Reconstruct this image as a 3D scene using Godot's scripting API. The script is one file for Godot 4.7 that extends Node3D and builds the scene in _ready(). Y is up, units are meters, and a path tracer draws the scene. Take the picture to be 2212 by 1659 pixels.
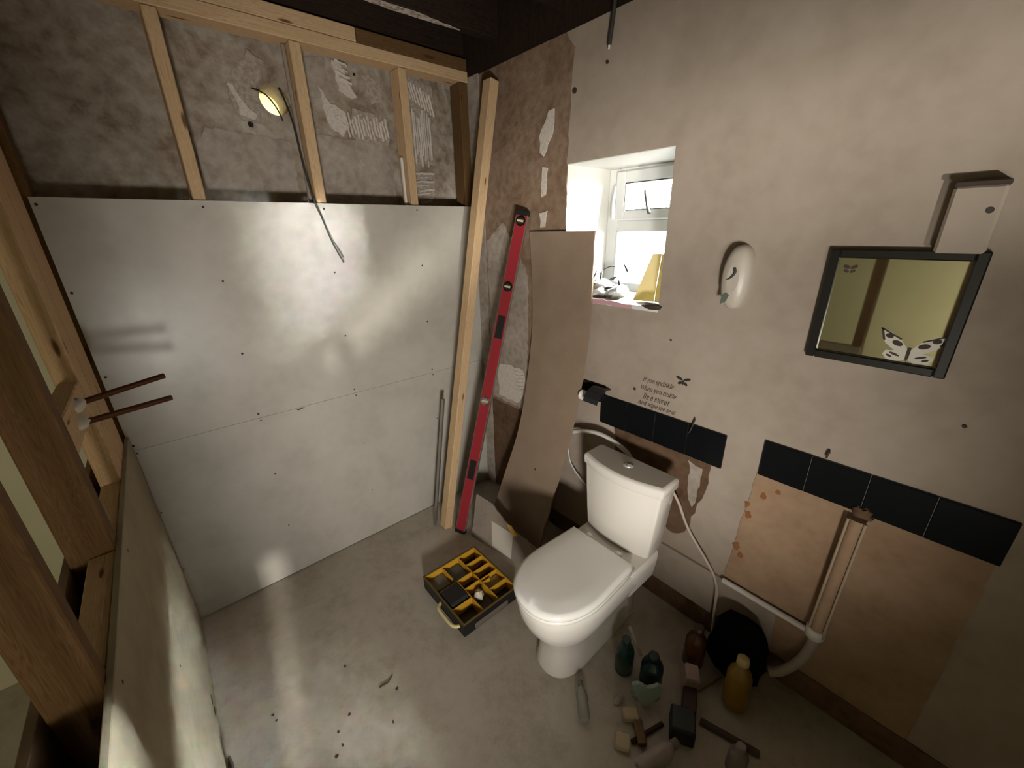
extends Node3D

const XW := 1.478      # painted wall with the window
const ZB := -2.016     # face of the boards on the back frame
const ZM := -2.17      # masonry behind the frame
const XP := -0.235     # room face of the stud partition
const LAMP := 11.0     # unseen lamp behind the viewer
const LAMP2 := 3.8  # unseen lamp turned to the olive wall
const SLOT := 18.0  # unseen slotted light that draws the floor streak
const FLAT := 4294967295
var M := {}
var used := {}
var rng := RandomNumberGenerator.new()

# ---------------------------------------------------------------- naming
func numbered(called: String) -> String:
	if not used.has(called):
		used[called] = 0
		return called
	used[called] += 1
	return "%s_%03d" % [called, used[called]]

func tag(o: Node, label: String, category: String, group := "") -> void:
	o.set_meta("label", label)
	o.set_meta("category", category)
	if group != "":
		o.set_meta("group", group)

func thing(called: String, label: String, category: String, at := Vector3.ZERO, group := "") -> Node3D:
	var o := Node3D.new()
	o.name = numbered(called)
	add_child(o)
	o.position = at
	tag(o, label, category, group)
	return o

func obj(called: String, st: SurfaceTool, mat: Material, parent: Node = null) -> MeshInstance3D:
	var o := MeshInstance3D.new()
	st.generate_normals()
	o.mesh = st.commit()
	o.material_override = mat
	if parent == null:
		o.name = numbered(called)
		add_child(o)
	else:
		o.name = called
		parent.add_child(o, true)
	return o

func struct(called: String, st: SurfaceTool, mat: Material) -> MeshInstance3D:
	var o := obj(called, st, mat)
	o.set_meta("kind", "structure")
	return o

# ---------------------------------------------------------------- geometry
func S() -> SurfaceTool:
	var st := SurfaceTool.new()
	st.begin(Mesh.PRIMITIVE_TRIANGLES)
	return st

func tri(st: SurfaceTool, a: Vector3, b: Vector3, c: Vector3, out: Vector3, ua := Vector2.ZERO, ub := Vector2.ZERO, uc := Vector2.ZERO) -> void:
	if (b - a).cross(c - a).dot(out) > 0.0:
		var t := b
		b = c
		c = t
		var u := ub
		ub = uc
		uc = u
	st.set_uv(ua)
	st.add_vertex(a)
	st.set_uv(ub)
	st.add_vertex(b)
	st.set_uv(uc)
	st.add_vertex(c)

func quad(st: SurfaceTool, a: Vector3, b: Vector3, c: Vector3, d: Vector3, out: Vector3, u := PackedVector2Array()) -> void:
	if u.size() == 4:
		tri(st, a, b, c, out, u[0], u[1], u[2])
		tri(st, a, c, d, out, u[0], u[2], u[3])
	else:
		tri(st, a, b, c, out)
		tri(st, a, c, d, out)

# a box with chamfered edges; the long axis of the grain is v of its uvs
func box(st: SurfaceTool, xf: Transform3D, size: Vector3, bevel := 0.0, grain := 1) -> void:
	st.set_smooth_group(FLAT)
	var h := size * 0.5
	var off := Vector2(rng.randf(), rng.randf())
	var g0 := (grain + 1) % 3
	var g1 := (grain + 2) % 3
	var inn := h - Vector3.ONE * bevel
	for ax in 3:
		var u := (ax + 1) % 3
		var v := (ax + 2) % 3
		for s in [-1.0, 1.0]:
			var pts := PackedVector3Array()
			var uvs := PackedVector2Array()
			for q in [[-1, -1], [1, -1], [1, 1], [-1, 1]]:
				var p := Vector3.ZERO
				p[ax] = s * h[ax]
				p[u] = q[0] * inn[u]
				p[v] = q[1] * inn[v]
				pts.append(xf * p)
				var across: float = (p[g0] + p[g1]) / 0.2
				if ax == grain:
					across = p[g0] / 0.2
				uvs.append(Vector2(across, p[grain] / 1.1) + off)
			var n := Vector3.ZERO
			n[ax] = s
			quad(st, pts[0], pts[1], pts[2], pts[3], xf.basis * n, uvs)
	if bevel <= 0.0:
		return
	for ax in 3:      # edges along ax
		var u := (ax + 1) % 3
		var v := (ax + 2) % 3
		for su in [-1.0, 1.0]:
			for sv in [-1.0, 1.0]:
				var pts := PackedVector3Array()
				var uvs := PackedVector2Array()
				for q in [[-1, 0], [1, 0], [1, 1], [-1, 1]]:
					var p := Vector3.ZERO
					p[ax] = q[0] * inn[ax]
					p[u] = su * (h[u] if q[1] == 0 else inn[u])
					p[v] = sv * (inn[v] if q[1] == 0 else h[v])
					pts.append(xf * p)
					uvs.append(Vector2((p[g0] + p[g1]) / 0.2, p[grain] / 1.1) + off)
				var n := Vector3.ZERO
				n[u] = su
				n[v] = sv
				quad(st, pts[0], pts[1], pts[2], pts[3], xf.basis * n, uvs)
	for sx in [-1.0, 1.0]:
		for sy in [-1.0, 1.0]:
			for sz in [-1.0, 1.0]:
				var s := Vector3(sx, sy, sz)
				tri(st, xf * (s * Vector3(h.x, inn.y, inn.z)), xf * (s * Vector3(inn.x, h.y, inn.z)), xf * (s * Vector3(inn.x, inn.y, h.z)), xf.basis * s)

func T(p: Vector3) -> Transform3D:
	return Transform3D(Basis.IDENTITY, p)

func bx(a: Vector3, b: Vector3, bevel := 0.0, grain := 1) -> SurfaceTool:   # a box between two corners
	var st := S()
	addbx(st, a, b, bevel, grain)
	return st

func addbx(st: SurfaceTool, a: Vector3, b: Vector3, bevel := 0.0, grain := 1) -> void:
	box(st, T((a + b) * 0.5), (b - a).abs(), bevel, grain)

# frame whose y runs from a to b, x as near to side as it can be
func along(a: Vector3, b: Vector3, side: Vector3) -> Transform3D:
	var y := (b - a).normalized()
	var x := (side - y * side.dot(y)).normalized()
	return Transform3D(Basis(x, y, x.cross(y)), (a + b) * 0.5)

func loft(st: SurfaceTool, rings: Array, cap0 := true, cap1 := true, smooth := 0) -> void:
	st.set_smooth_group(smooth if smooth >= 0 else FLAT)
	var mids: Array[Vector3] = []
	for r in rings:
		var m := Vector3.ZERO
		for p in r:
			m += p
		mids.append(m / r.size())
	for i in rings.size() - 1:
		var a = rings[i]
		var b = rings[i + 1]
		var n: int = a.size()
		for k in n:
			var k2 := (k + 1) % n
			var mid: Vector3 = (a[k] + a[k2] + b[k] + b[k2]) * 0.25
			var u := PackedVector2Array([Vector2(float(k) / n, i), Vector2(float(k + 1) / n, i), Vector2(float(k + 1) / n, i + 1), Vector2(float(k) / n, i + 1)])
			quad(st, a[k], a[k2], b[k2], b[k], mid - (mids[i] + mids[i + 1]) * 0.5, u)
	st.set_smooth_group(FLAT)
	if cap0:
		fan(st, rings[0], mids[0], mids[0] - mids[1])
	if cap1:
		fan(st, rings[-1], mids[-1], mids[-1] - mids[-2])

func fan(st: SurfaceTool, r, m: Vector3, out: Vector3) -> void:
	for k in r.size():
		tri(st, r[k], r[(k + 1) % r.size()], m, out)

func circle(c: Vector3, ax: Vector3, r: float, n: int) -> PackedVector3Array:
	var u := ax.cross(Vector3(0.3, 0.9, 0.2) if absf(ax.normalized().y) < 0.9 else Vector3.RIGHT).normalized()
	var v := ax.normalized().cross(u)
	var out := PackedVector3Array()
	for k in n:
		var t := TAU * k / n
		out.append(c + (u * cos(t) + v * sin(t)) * r)
	return out

func curve(pts: Array, n := 8) -> PackedVector3Array:   # Catmull-Rom through the points
	var out := PackedVector3Array()
	for i in pts.size() - 1:
		var p0: Vector3 = pts[maxi(i - 1, 0)]
		var p1: Vector3 = pts[i]
		var p2: Vector3 = pts[i + 1]
		var p3: Vector3 = pts[mini(i + 2, pts.size() - 1)]
		for k in n:
			out.append(p1.cubic_interpolate(p2, p0, p3, float(k) / n))
	out.append(pts[-1])
	return out

func tube(st: SurfaceTool, pts, r: float, n := 8, r2 := -1.0) -> void:
	var rings := []
	var d0: Vector3 = (pts[1] - pts[0]).normalized()
	var u := d0.cross(Vector3.UP if absf(d0.y) < 0.9 else Vector3.RIGHT).normalized()
	for i in pts.size():
		var d: Vector3 = (pts[mini(i + 1, pts.size() - 1)] - pts[maxi(i - 1, 0)]).normalized()
		u = (u - d * u.dot(d)).normalized()
		var v := d.cross(u)
		var rr := r if r2 < 0.0 else lerpf(r, r2, float(i) / (pts.size() - 1))
		var ring := PackedVector3Array()
		for k in n:
			var t := TAU * k / n
			ring.append(pts[i] + (u * cos(t) + v * sin(t)) * rr)
		rings.append(ring)
	loft(st, rings)

func lathe(st: SurfaceTool, prof: Array, xf: Transform3D, n := 20) -> void:
	var rings := []
	for p in prof:
		var ring := PackedVector3Array()
		for k in n:
			var t := TAU * k / n
			ring.append(xf * Vector3(cos(t) * p[0], p[1], sin(t) * p[0]))
		rings.append(ring)
	loft(st, rings)

# a polygon in xy of xf, from z 0 to z depth
func prism(st: SurfaceTool, poly: PackedVector2Array, depth: float, xf: Transform3D) -> void:
	st.set_smooth_group(FLAT)
	var idx := Geometry2D.triangulate_polygon(poly)
	for i in range(0, idx.size(), 3):
		for z in [0.0, depth]:
			var p := []
			var u := []
			for k in 3:
				var q: Vector2 = poly[idx[i + k]]
				p.append(xf * Vector3(q.x, q.y, z))
				u.append(q)
			tri(st, p[0], p[1], p[2], xf.basis.z * (1.0 if z > 0.0 else -1.0) * signf(depth), u[0], u[1], u[2])
	var cw := Geometry2D.is_polygon_clockwise(poly)
	for i in poly.size():
		var a := poly[i]
		var b := poly[(i + 1) % poly.size()]
		var e := b - a
		var nn := Vector2(e.y, -e.x) * (-1.0 if cw else 1.0)
		quad(st, xf * Vector3(a.x, a.y, 0), xf * Vector3(b.x, b.y, 0), xf * Vector3(b.x, b.y, depth), xf * Vector3(a.x, a.y, depth), xf.basis * Vector3(nn.x, nn.y, 0))

func V2(a: Array) -> PackedVector2Array:
	var o := PackedVector2Array()
	for i in range(0, a.size(), 2):
		o.append(Vector2(a[i], a[i + 1]))
	return o

# outline with ragged edges
func ragged(poly: PackedVector2Array, amount: float, step := 0.02) -> PackedVector2Array:
	var o := PackedVector2Array()
	for i in poly.size():
		var a := poly[i]
		var b := poly[(i + 1) % poly.size()]
		var n := maxi(1, int(a.distance_to(b) / step))
		for k in n:
			o.append(a.lerp(b, float(k) / n) + Vector2(rng.randf_range(-1, 1), rng.randf_range(-1, 1)) * amount)
	return o

# on the window wall: x = -z of the room, y = height, z out into the room ... seen from the room, +z runs to the right
func wallx(x: float) -> Transform3D:
	return Transform3D(Basis(Vector3(0, 0, 1), Vector3(0, 1, 0), Vector3(-1, 0, 0)), Vector3(x, 0, 0))

func lump(c: Vector3, r: Vector3, rough: float, rings := 7, n := 12) -> SurfaceTool:
	var st := S()
	var all := []
	for i in rings + 1:
		var t := PI * (0.06 + 0.88 * i / rings)
		var ring := PackedVector3Array()
		for k in n:
			var a := TAU * k / n
			var s := 1.0 + rng.randf_range(-rough, rough)
			ring.append(c + Vector3(sin(t) * cos(a), cos(t), sin(t) * sin(a)) * r * s)
		all.append(ring)
	loft(st, all)
	return st

# ---------------------------------------------------------------- materials
func mat(c: Color, rough := 0.7, metal := 0.0, spec := 0.5) -> StandardMaterial3D:
	var m := StandardMaterial3D.new()
	m.albedo_color = c
	m.roughness = rough
	m.metallic = metal
	m.metallic_specular = spec
	return m

func noise(seed_: int, freq: float, oct := 4) -> FastNoiseLite:
	var n := FastNoiseLite.new()
	n.seed = seed_
	n.frequency = freq
	n.fractal_octaves = oct
	n.noise_type = FastNoiseLite.TYPE_SIMPLEX
	return n

# grey image 0..1 of seamless noise
func grey(seed_: int, freq: float, size: int, oct := 4) -> Image:
	var im := noise(seed_, freq, oct).get_seamless_image(size, size)
	im.convert(Image.FORMAT_L8)
	return im

func blend(size: int, ramp: Gradient, layers: Array) -> ImageTexture:   # layers: [image, weight]
	var im := Image.create(size, size, false, Image.FORMAT_RGB8)
	var data: Array[PackedByteArray] = []
	for l in layers:
		data.append(l[0].get_data())
	var lut := []
	for i in 256:
		lut.append(ramp.sample(i / 255.0))
	var bytes := PackedByteArray()
	bytes.resize(size * size * 3)
	for i in size * size:
		var v := 127.5
		for k in data.size():
			v += (data[k][i] - 127.5) * layers[k][1]
		var c: Color = lut[clampi(int(v), 0, 255)]
		bytes[i * 3] = int(c.r * 255)
		bytes[i * 3 + 1] = int(c.g * 255)
		bytes[i * 3 + 2] = int(c.b * 255)
	im = Image.create_from_data(size, size, false, Image.FORMAT_RGB8, bytes)
	return ImageTexture.create_from_image(im)

func ramp(cols: Array) -> Gradient:
	var g := Gradient.new()
	var c := PackedColorArray()
	var o := PackedFloat32Array()
	for i in cols.size():
		c.append(Color(cols[i]))
		o.append(float(i) / (cols.size() - 1))
	g.colors = c
	g.offsets = o
	return g

func tri_mat(tex: Texture2D, scale: float, rough: float, spec := 0.5, relief: Texture2D = null, cm := 0.0) -> StandardMaterial3D:
	var m := mat(Color.WHITE, rough, 0.0, spec)
	m.albedo_texture = tex
	m.uv1_triplanar = true
	m.uv1_world_triplanar = true
	m.uv1_scale = Vector3.ONE * scale
	if relief:
		m.heightmap_enabled = true
		m.heightmap_texture = relief
		m.heightmap_scale = cm
	return m

func wood_tex(cols: Array, seed_: int, knots: int) -> ImageTexture:
	var w := 256
	var h := 512
	var n1 := noise(seed_, 0.02, 3)
	var n2 := noise(seed_ + 1, 0.06, 3)
	var g := ramp(cols)
	var ks := []
	var r := RandomNumberGenerator.new()
	r.seed = seed_
	for k in knots:
		ks.append(Vector3(r.randf() * w, r.randf() * h, r.randf_range(4, 9)))
	var im := Image.create(w, h, false, Image.FORMAT_RGB8)
	for y in h:
		for x in w:
			var warp := n1.get_noise_2d(x * 1.2, y * 0.22) * 26.0
			var dark := 0.0
			for k in ks:
				var dx: float = x - k.x
				var dy: float = (y - k.y) * 0.62
				var d2 := dx * dx + dy * dy
				if d2 < 2600.0:
					var d: float = sqrt(d2) / k.z
					warp += 14.0 * exp(-d * 0.7)
					if d < 1.25:
						dark = maxf(dark, clampf(1.35 - d, 0.0, 0.8))
			var v := 0.5 + 0.28 * sin((x + warp * 3.0) * 0.32) * (0.6 + 0.4 * n2.get_noise_2d(x * 0.4, y * 0.05)) + 0.22 * n2.get_noise_2d(x * 2.0, y * 0.12)
			v = clampf(v - dark * 0.6, 0.0, 1.0)
			var c := g.sample(v)
			if dark > 0.0:
				c = c.lerp(Color(0.28, 0.16, 0.08), dark * 0.8)
			im.set_pixel(x, y, c)
	return ImageTexture.create_from_image(im)

func make_materials() -> void:
	var a := grey(3, 0.006, 512, 3)
	var b := grey(11, 0.03, 512, 4)
	var c := grey(23, 0.12, 512, 3)
	var bt := ImageTexture.create_from_image(b)
	var ct := ImageTexture.create_from_image(c)
	M.board = tri_mat(blend(512, ramp(["aaa59a", "bcb7ac", "c6c1b7"]), [[a, 0.5], [b, 0.25]]), 0.8, 0.32, 0.5)
	M.beige_board = tri_mat(blend(512, ramp(["8d8370", "a0967f", "aaa08a"]), [[a, 0.5], [b, 0.25]]), 0.8, 0.75, 0.2)
	M.paint = tri_mat(blend(512, ramp(["938577", "a39587", "ac9f93"]), [[a, 0.45], [b, 0.3]]), 0.7, 0.75, 0.3)
	M.masonry = tri_mat(blend(512, ramp(["7a6a5a", "978a7a", "a89e90", "b8afa2"]), [[a, 0.7], [b, 0.6], [c, 0.2]]), 0.9, 0.9, 0.2, bt, 0.5)
	M.brown_plaster = tri_mat(blend(512, ramp(["705b49", "87715e", "968271"]), [[a, 0.6], [b, 0.6]]), 1.1, 0.9, 0.2, bt, 0.2)
	M.grey_plaster = tri_mat(blend(512, ramp(["8a7f73", "a3988c", "b3a99e"]), [[a, 0.6], [b, 0.6], [c, 0.2]]), 1.1, 0.9, 0.2, bt, 0.2)
	M.adhesive = tri_mat(blend(512, ramp(["b3a89b", "cfc6bb", "dcd5cc"]), [[b, 0.6], [c, 0.4]]), 3.0, 0.9, 0.2, ct, 0.15)
	M.adhesive_thin = tri_mat(blend(512, ramp(["8d8074", "a79b8f", "bdb3a8"]), [[b, 0.8], [c, 0.5]]), 2.4, 0.9, 0.2, ct, 0.12)
	M.pink_plaster = tri_mat(blend(512, ramp(["866b54", "967b63", "9f846b", "a58b72"]), [[a, 0.6], [b, 0.35]]), 1.2, 0.85, 0.2)
	M.floor = tri_mat(blend(512, ramp(["9a8f80", "b3a999", "bfb6a8"]), [[a, 0.5], [b, 0.35], [c, 0.2]]), 0.9, 0.42, 0.5)
	M.olive_paint = tri_mat(blend(512, ramp(["b3af8e", "c0bb9d"]), [[a, 0.5]]), 0.7, 0.8, 0.3)
	M.white_paint = mat(Color("dcdad3"), 0.6)
	M.kraft = tri_mat(blend(512, ramp(["857261", "93806d", "9d8b79"]), [[a, 0.4], [c, 0.25]]), 1.5, 0.85, 0.2)
	M.gypsum = mat(Color("c9c4ba"), 0.9)
	M.grey_paper = tri_mat(blend(512, ramp(["827669", "968b7e", "a0958a"]), [[a, 0.5], [b, 0.4]]), 2.0, 0.85, 0.2)
	M.pine = mat(Color.WHITE, 0.7, 0.0, 0.3)
	M.pine.albedo_texture = wood_tex(["a98a64", "c2a37c", "ceb08a", "d8bf9c"], 5, 3)
	M.brown_shaded_pine = mat(Color.WHITE, 0.75, 0.0, 0.3)
	M.brown_shaded_pine.albedo_texture = wood_tex(["4d3922", "634a2d", "75593a"], 9, 2)  # browner pine, darkened further to hold the shade on the partition studs
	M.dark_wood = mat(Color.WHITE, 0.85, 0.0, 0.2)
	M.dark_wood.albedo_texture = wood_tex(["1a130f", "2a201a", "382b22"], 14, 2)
	M.residue = tri_mat(blend(512, ramp(["6a5f55", "b5a99c", "cdc2b5"]), [[b, 1.0], [c, 0.6]]), 2.0, 0.95, 0.1)
	M.ceramic = mat(Color("e4ded4"), 0.08, 0.0, 0.5)
	M.seat = mat(Color("f4f1e9"), 0.09, 0.0, 0.5)
	M.chrome = mat(Color("d8dcd8"), 0.3, 0.7)
	M.upvc = mat(Color("e6e8e6"), 0.3)
	M.plastic_white = mat(Color("dad6cc"), 0.4)
	M.pipe_white = mat(Color("d4cdc4"), 0.35)
	M.black = mat(Color("141412"), 0.5)
	M.dark_grey = mat(Color("35332f"), 0.5)
	M.tile = mat(Color("0c0f11"), 0.32, 0.0, 0.3)
	M.grout = mat(Color("8f8677"), 0.9)
	M.red = mat(Color("92262e"), 0.4, 0.0, 0.5)
	M.alu = mat(Color("b9b5ae"), 0.4, 0.8)
	M.zinc = mat(Color("a9a8a4"), 0.35, 0.9)
	M.copper = mat(Color("5c3a22"), 0.45, 0.7)
	M.foam = mat(Color("cfcbbd"), 0.95)
	M.yellow = mat(Color("c99a2c"), 0.4)
	M.pale_yellow = mat(Color("d8c88c"), 0.5)
	M.label_white = mat(Color("cdc5b6"), 0.7)
	M.label_yellow = mat(Color("eec45c"), 0.6)
	M.frame = mat(Color("15130f"), 0.35)
	M.mirror = mat(Color("dcdccd"), 0.03, 1.0)
	M.ink = mat(Color("2c241c"), 0.8)
	M.duct = mat(Color("ebe8d2"), 0.8)
	M.sticker = mat(Color("d6cfc0"), 0.6)
	M.sticker_dark = mat(Color("3a2d24"), 0.7)
	M.glass = mat(Color(1, 1, 1, 0.06), 0.02)
	M.glass.transparency = BaseMaterial3D.TRANSPARENCY_ALPHA
	M.dark_ground = mat(Color("4a4a48"), 0.95)
	M.soil = mat(Color("4a3c2d"), 0.95)

# ---------------------------------------------------------------- scene
func _ready() -> void:
	rng.seed = 77
	# camera, sky, exposure
	var cam := Camera3D.new()
	cam.name = "camera"
	cam.fov = rad_to_deg(2.0 * atan(829.5 / 873.34))
	cam.near = 0.02
	cam.transform = Transform3D(Basis(Vector3(0.75631518, -0.01892042, 0.65393377), Vector3(0.24702095, 0.93384549, -0.25867596), Vector3(-0.60577884, 0.35717589, 0.71095526)).orthonormalized(), Vector3(0, 1.68, 0))
	add_child(cam)
	var we := WorldEnvironment.new()
	we.name = "environment"
	var env := Environment.new()
	env.background_mode = Environment.BG_SKY
	var sky := Sky.new()
	var sm := ProceduralSkyMaterial.new()
	sm.sky_top_color = Color(0.93, 0.97, 1.0)
	sm.sky_horizon_color = Color(0.97, 0.98, 0.97)
	sm.ground_horizon_color = Color(0.75, 0.76, 0.72)
	sm.ground_bottom_color = Color(0.4, 0.4, 0.37)
	sm.sky_energy_multiplier = 42.0
	sm.ground_energy_multiplier = 16.0
	sm.sun_angle_max = 0.0
	sky.sky_material = sm
	env.sky = sky
	env.tonemap_mode = Environment.TONE_MAPPER_LINEAR
	env.tonemap_exposure = 0.40
	env.sdfgi_enabled = true
	env.ssao_enabled = true
	env.ssil_enabled = true
	we.environment = env
	add_child(we)
	make_materials()
	build_shell()
	build_lamps()
	build_outside()
	build_window()
	build_ceiling()
	build_back_frame()
	build_partition()
	build_corner_things()
	build_wall_things()
	build_tiles()
	build_toilet()
	build_pipes()
	build_organiser()
	build_clutter()
	build_bits()

func build_shell() -> void:
	var f := struct("floor", bx(Vector3(-1.75, -0.15, -2.4), Vector3(1.9, 0, 2.65)), M.floor)
	f.set_meta("label", "pale concrete floor")
	# masonry with the round vent hole
	var hc := Vector2(0.57, 2.208)
	var hr := 0.057
	var lp := PackedVector2Array([Vector2(-1.75, 0), Vector2(hc.x, 0)])
	var rp := PackedVector2Array([Vector2(1.9, 0), Vector2(1.9, 2.75), Vector2(hc.x, 2.75)])
	var n := 24
	for k in n / 2 + 1:
		var t := -PI / 2 - PI * k / (n / 2)
		lp.append(hc + Vector2(cos(t), sin(t)) * hr)
	lp.append_array(PackedVector2Array([Vector2(hc.x, 2.75), Vector2(-1.75, 2.75)]))
	for k in n / 2 + 1:
		var t := PI / 2 - PI * k / (n / 2)
		rp.append(hc + Vector2(cos(t), sin(t)) * hr)
	rp.append(Vector2(hc.x, 0))
	var st := S()
	prism(st, lp, -0.23, T(Vector3(0, 0, ZM)))
	prism(st, rp, -0.23, T(Vector3(0, 0, ZM)))
	var wb := struct("wall_back", st, M.masonry)
	masonry_patches(wb)
	# duct
	st = S()
	var r1 := []
	for z in [ZM - 0.002, ZM - 0.175]:
		r1.append(circle(Vector3(hc.x, hc.y, z), Vector3(0, 0, 1), hr + 0.001, 24))
	loft(st, r1, false, false)
	var r2 := []
	for z in [ZM - 0.002, ZM - 0.175]:
		r2.append(circle(Vector3(hc.x, hc.y, z), Vector3(0, 0, 1), hr + 0.005, 24))
	loft(st, r2, false, false)
	obj("duct_lining", st, M.duct, wb)
	var capm := mat(Color("cfcaa8"), 0.8)
	capm.backlight_enabled = true  # translucent cap, placed so the sky brightens the duct inside
	capm.backlight = Color(1.0, 0.98, 0.86)
	st = S()
	lathe(st, [[hr, 0.0], [hr, 0.003]], Transform3D(Basis(Vector3.RIGHT, -PI / 2), Vector3(hc.x, hc.y, ZM - 0.168)), 24)
	obj("duct_glow_cap", st, capm, wb)
	# the painted end of the neighbouring room
	obj("painted_plaster", bx(Vector3(-1.5, 0.0, ZM), Vector3(-0.345, 2.75, ZM + 0.006)), M.olive_paint, wb)
	# painted wall: four blocks round the window opening
	st = S()
	var x2 := 1.9
	addbx(st, Vector3(XW, 0, ZM), Vector3(x2, 2.75, -1.335))
	addbx(st, Vector3(XW, 0, -0.835), Vector3(x2, 2.75, 2.4))
	addbx(st, Vector3(XW, 0, -1.335), Vector3(x2, 1.375, -0.835))
	addbx(st, Vector3(XW, 1.94, -1.335), Vector3(x2, 2.75, -0.835))
	var wr := struct("wall_right", st, M.paint)
	wall_patches(wr)
	# the rooms behind: the next room left of the partition, and the closing wall behind the viewer
	struct("wall_left", bx(Vector3(-1.75, 0, -2.17), Vector3(-1.5, 2.75, 1.5)), M.olive_paint)
	struct("wall_front", bx(Vector3(-1.75, 0, 1.5), Vector3(1.9, 2.75, 1.7)), M.olive_paint)

# out of view: lamps for the walls, slotted light for the streak, shading bin
func build_lamps() -> void:
	var head := Vector3(-0.31, 0.85, 0.62)
	var aim := Vector3(1.07, 1.12, -1.42)
	var lamp := thing("unseen_lamp", "unseen black floor-standing lamp behind the viewer, placed to light the right wall and boards", "lamp", head)
	var d := (aim - head).normalized()
	var xf := Transform3D(Basis.looking_at(d, Vector3.UP), Vector3.ZERO)
	var st := S()
	box(st, xf * T(Vector3(0, 0, 0.045)), Vector3(0.20, 0.16, 0.06), 0.008)
	obj("housing", st, M.black, lamp)
	st = S()
	box(st, xf * T(Vector3(0, 0, 0.012)), Vector3(0.17, 0.13, 0.004), 0.001)
	var glow := mat(Color("fff3dd"), 0.4)
	glow.emission_enabled = true
	glow.emission = Color("fff0d8")
	glow.emission_energy_multiplier = 2.0
	obj("lens", st, glow, lamp)
	st = S()
	for s in [-1.0, 1.0]:
		tube(st, PackedVector3Array([Vector3(s * 0.11, 0.0, 0.02), Vector3(s * 0.11, -0.82, 0.02), Vector3(s * 0.11, -0.84, 0.10)]), 0.009, 8)
	tube(st, PackedVector3Array([Vector3(-0.11, -0.835, 0.02), Vector3(0.11, -0.835, 0.02)]), 0.009, 8)
	obj("stand", st, M.black, lamp)
	var sp := SpotLight3D.new()
	sp.name = "unseen_lamp_beam"  # unseen source, lights the right wall and the boards
	sp.light_color = Color("fffaf3")
	sp.light_energy = LAMP
	sp.light_size = 0.14
	sp.spot_angle = 47.0
	sp.spot_angle_attenuation = 0.9
	sp.spot_range = 12.0
	sp.spot_attenuation = 2.0
	sp.shadow_enabled = true
	add_child(sp)
	sp.look_at_from_position(head + d * 0.02, aim, Vector3.UP)
	# second unseen lamp, placed to light the olive wall next door
	var head2 := Vector3(-0.66, 0.95, 0.78)
	var aim2 := Vector3(-1.5, 0.9, -0.7)
	lamp = thing("unseen_lamp", "unseen black lamp on a pole behind the viewer, placed to light the olive wall", "lamp", head2)
	d = (aim2 - head2).normalized()
	xf = Transform3D(Basis.looking_at(d, Vector3.UP), Vector3.ZERO)
	st = S()
	box(st, xf * T(Vector3(0, 0, 0.045)), Vector3(0.20, 0.16, 0.06), 0.008)
	obj("housing", st, M.black, lamp)
	st = S()
	box(st, xf * T(Vector3(0, 0, 0.012)), Vector3(0.17, 0.13, 0.004), 0.001)
	obj("lens", st, glow, lamp)
	st = S()
	tube(st, PackedVector3Array([Vector3(0, -0.07, 0.03), Vector3(0, -0.95, 0.06)]), 0.014, 10)
	obj("pole", st, M.black, lamp)
	sp = SpotLight3D.new()
	sp.name = "unseen_second_beam"
	sp.light_color = Color("fff5e0")
	sp.light_energy = LAMP2
	sp.light_size = 0.07
	sp.spot_angle = 58.0
	sp.spot_angle_attenuation = 0.9
	sp.spot_range = 12.0
	sp.spot_attenuation = 2.0
	sp.shadow_enabled = true
	add_child(sp)
	sp.look_at_from_position(head2 + d * 0.02, aim2, Vector3.UP)
	# slotted light out of view, placed to draw the pale floor streak
	var c := Vector3(-0.406, 0.765, 1.30)
	var dl := Vector3(0.151, 0, -0.989)
	var lan := thing("unseen_slot_light", "unseen slotted box light behind the viewer, placed to draw the floor streak", "lantern", c)
	var lf := Transform3D(Basis.looking_at(dl, Vector3.UP), Vector3.ZERO)
	st = S()
	for s in [-1.0, 1.0]:
		box(st, lf * T(Vector3(s * 0.036, -0.09, -0.5)), Vector3(0.06, 0.26, 0.004))
		box(st, lf * T(Vector3(s * 0.068, -0.09, -0.22)), Vector3(0.004, 0.26, 0.56))
	box(st, lf * T(Vector3(0, -0.014, -0.5)), Vector3(0.13, 0.15, 0.005))
	box(st, lf * T(Vector3(0, 0.062, -0.22)), Vector3(0.136, 0.004, 0.56))
	box(st, lf * T(Vector3(0, -0.222, -0.22)), Vector3(0.136, 0.004, 0.56))
	box(st, lf * T(Vector3(0, -0.09, 0.06)), Vector3(0.136, 0.26, 0.004))
	box(st, lf * T(Vector3(0, -0.486, 0.0)), Vector3(0.04, 0.528, 0.04))
	obj("slotted_case", st, M.black, lan)
	st = S()
	lathe(st, [[0.006, -0.01], [0.011, 0.0], [0.006, 0.01]], T(Vector3.ZERO), 10)
	obj("bulb", st, glow, lan)
	var om := OmniLight3D.new()
	om.name = "unseen_slot_glow"
	om.light_color = Color("fffaf0")
	om.light_energy = SLOT
	om.light_size = 0.008
	om.omni_range = 12.0
	om.omni_attenuation = 2.0
	om.shadow_enabled = true
	add_child(om)
	om.position = c
	# tall bin out of view, placed to shade the floor clutter
	var tb := thing("unseen_bin", "unseen tall black bin behind the viewer, placed to shade the clutter", "bin", Vector3(0.07, 0, 0.39))
	st = S()
	lathe(st, [[0.13, 0.0], [0.135, 0.005], [0.165, 0.675], [0.172, 0.68], [0.172, 0.695], [0.16, 0.695], [0.13, 0.03]], Transform3D.IDENTITY, 24)
	obj("bin_wall", st, M.black, tb)
	st = S()
	tube(st, curve([Vector3(-0.168, 0.66, 0), Vector3(-0.12, 0.60, 0.18), Vector3(0.12, 0.60, 0.18), Vector3(0.168, 0.66, 0)], 6), 0.006, 8)
	obj("handle", st, M.zinc, tb)

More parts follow.
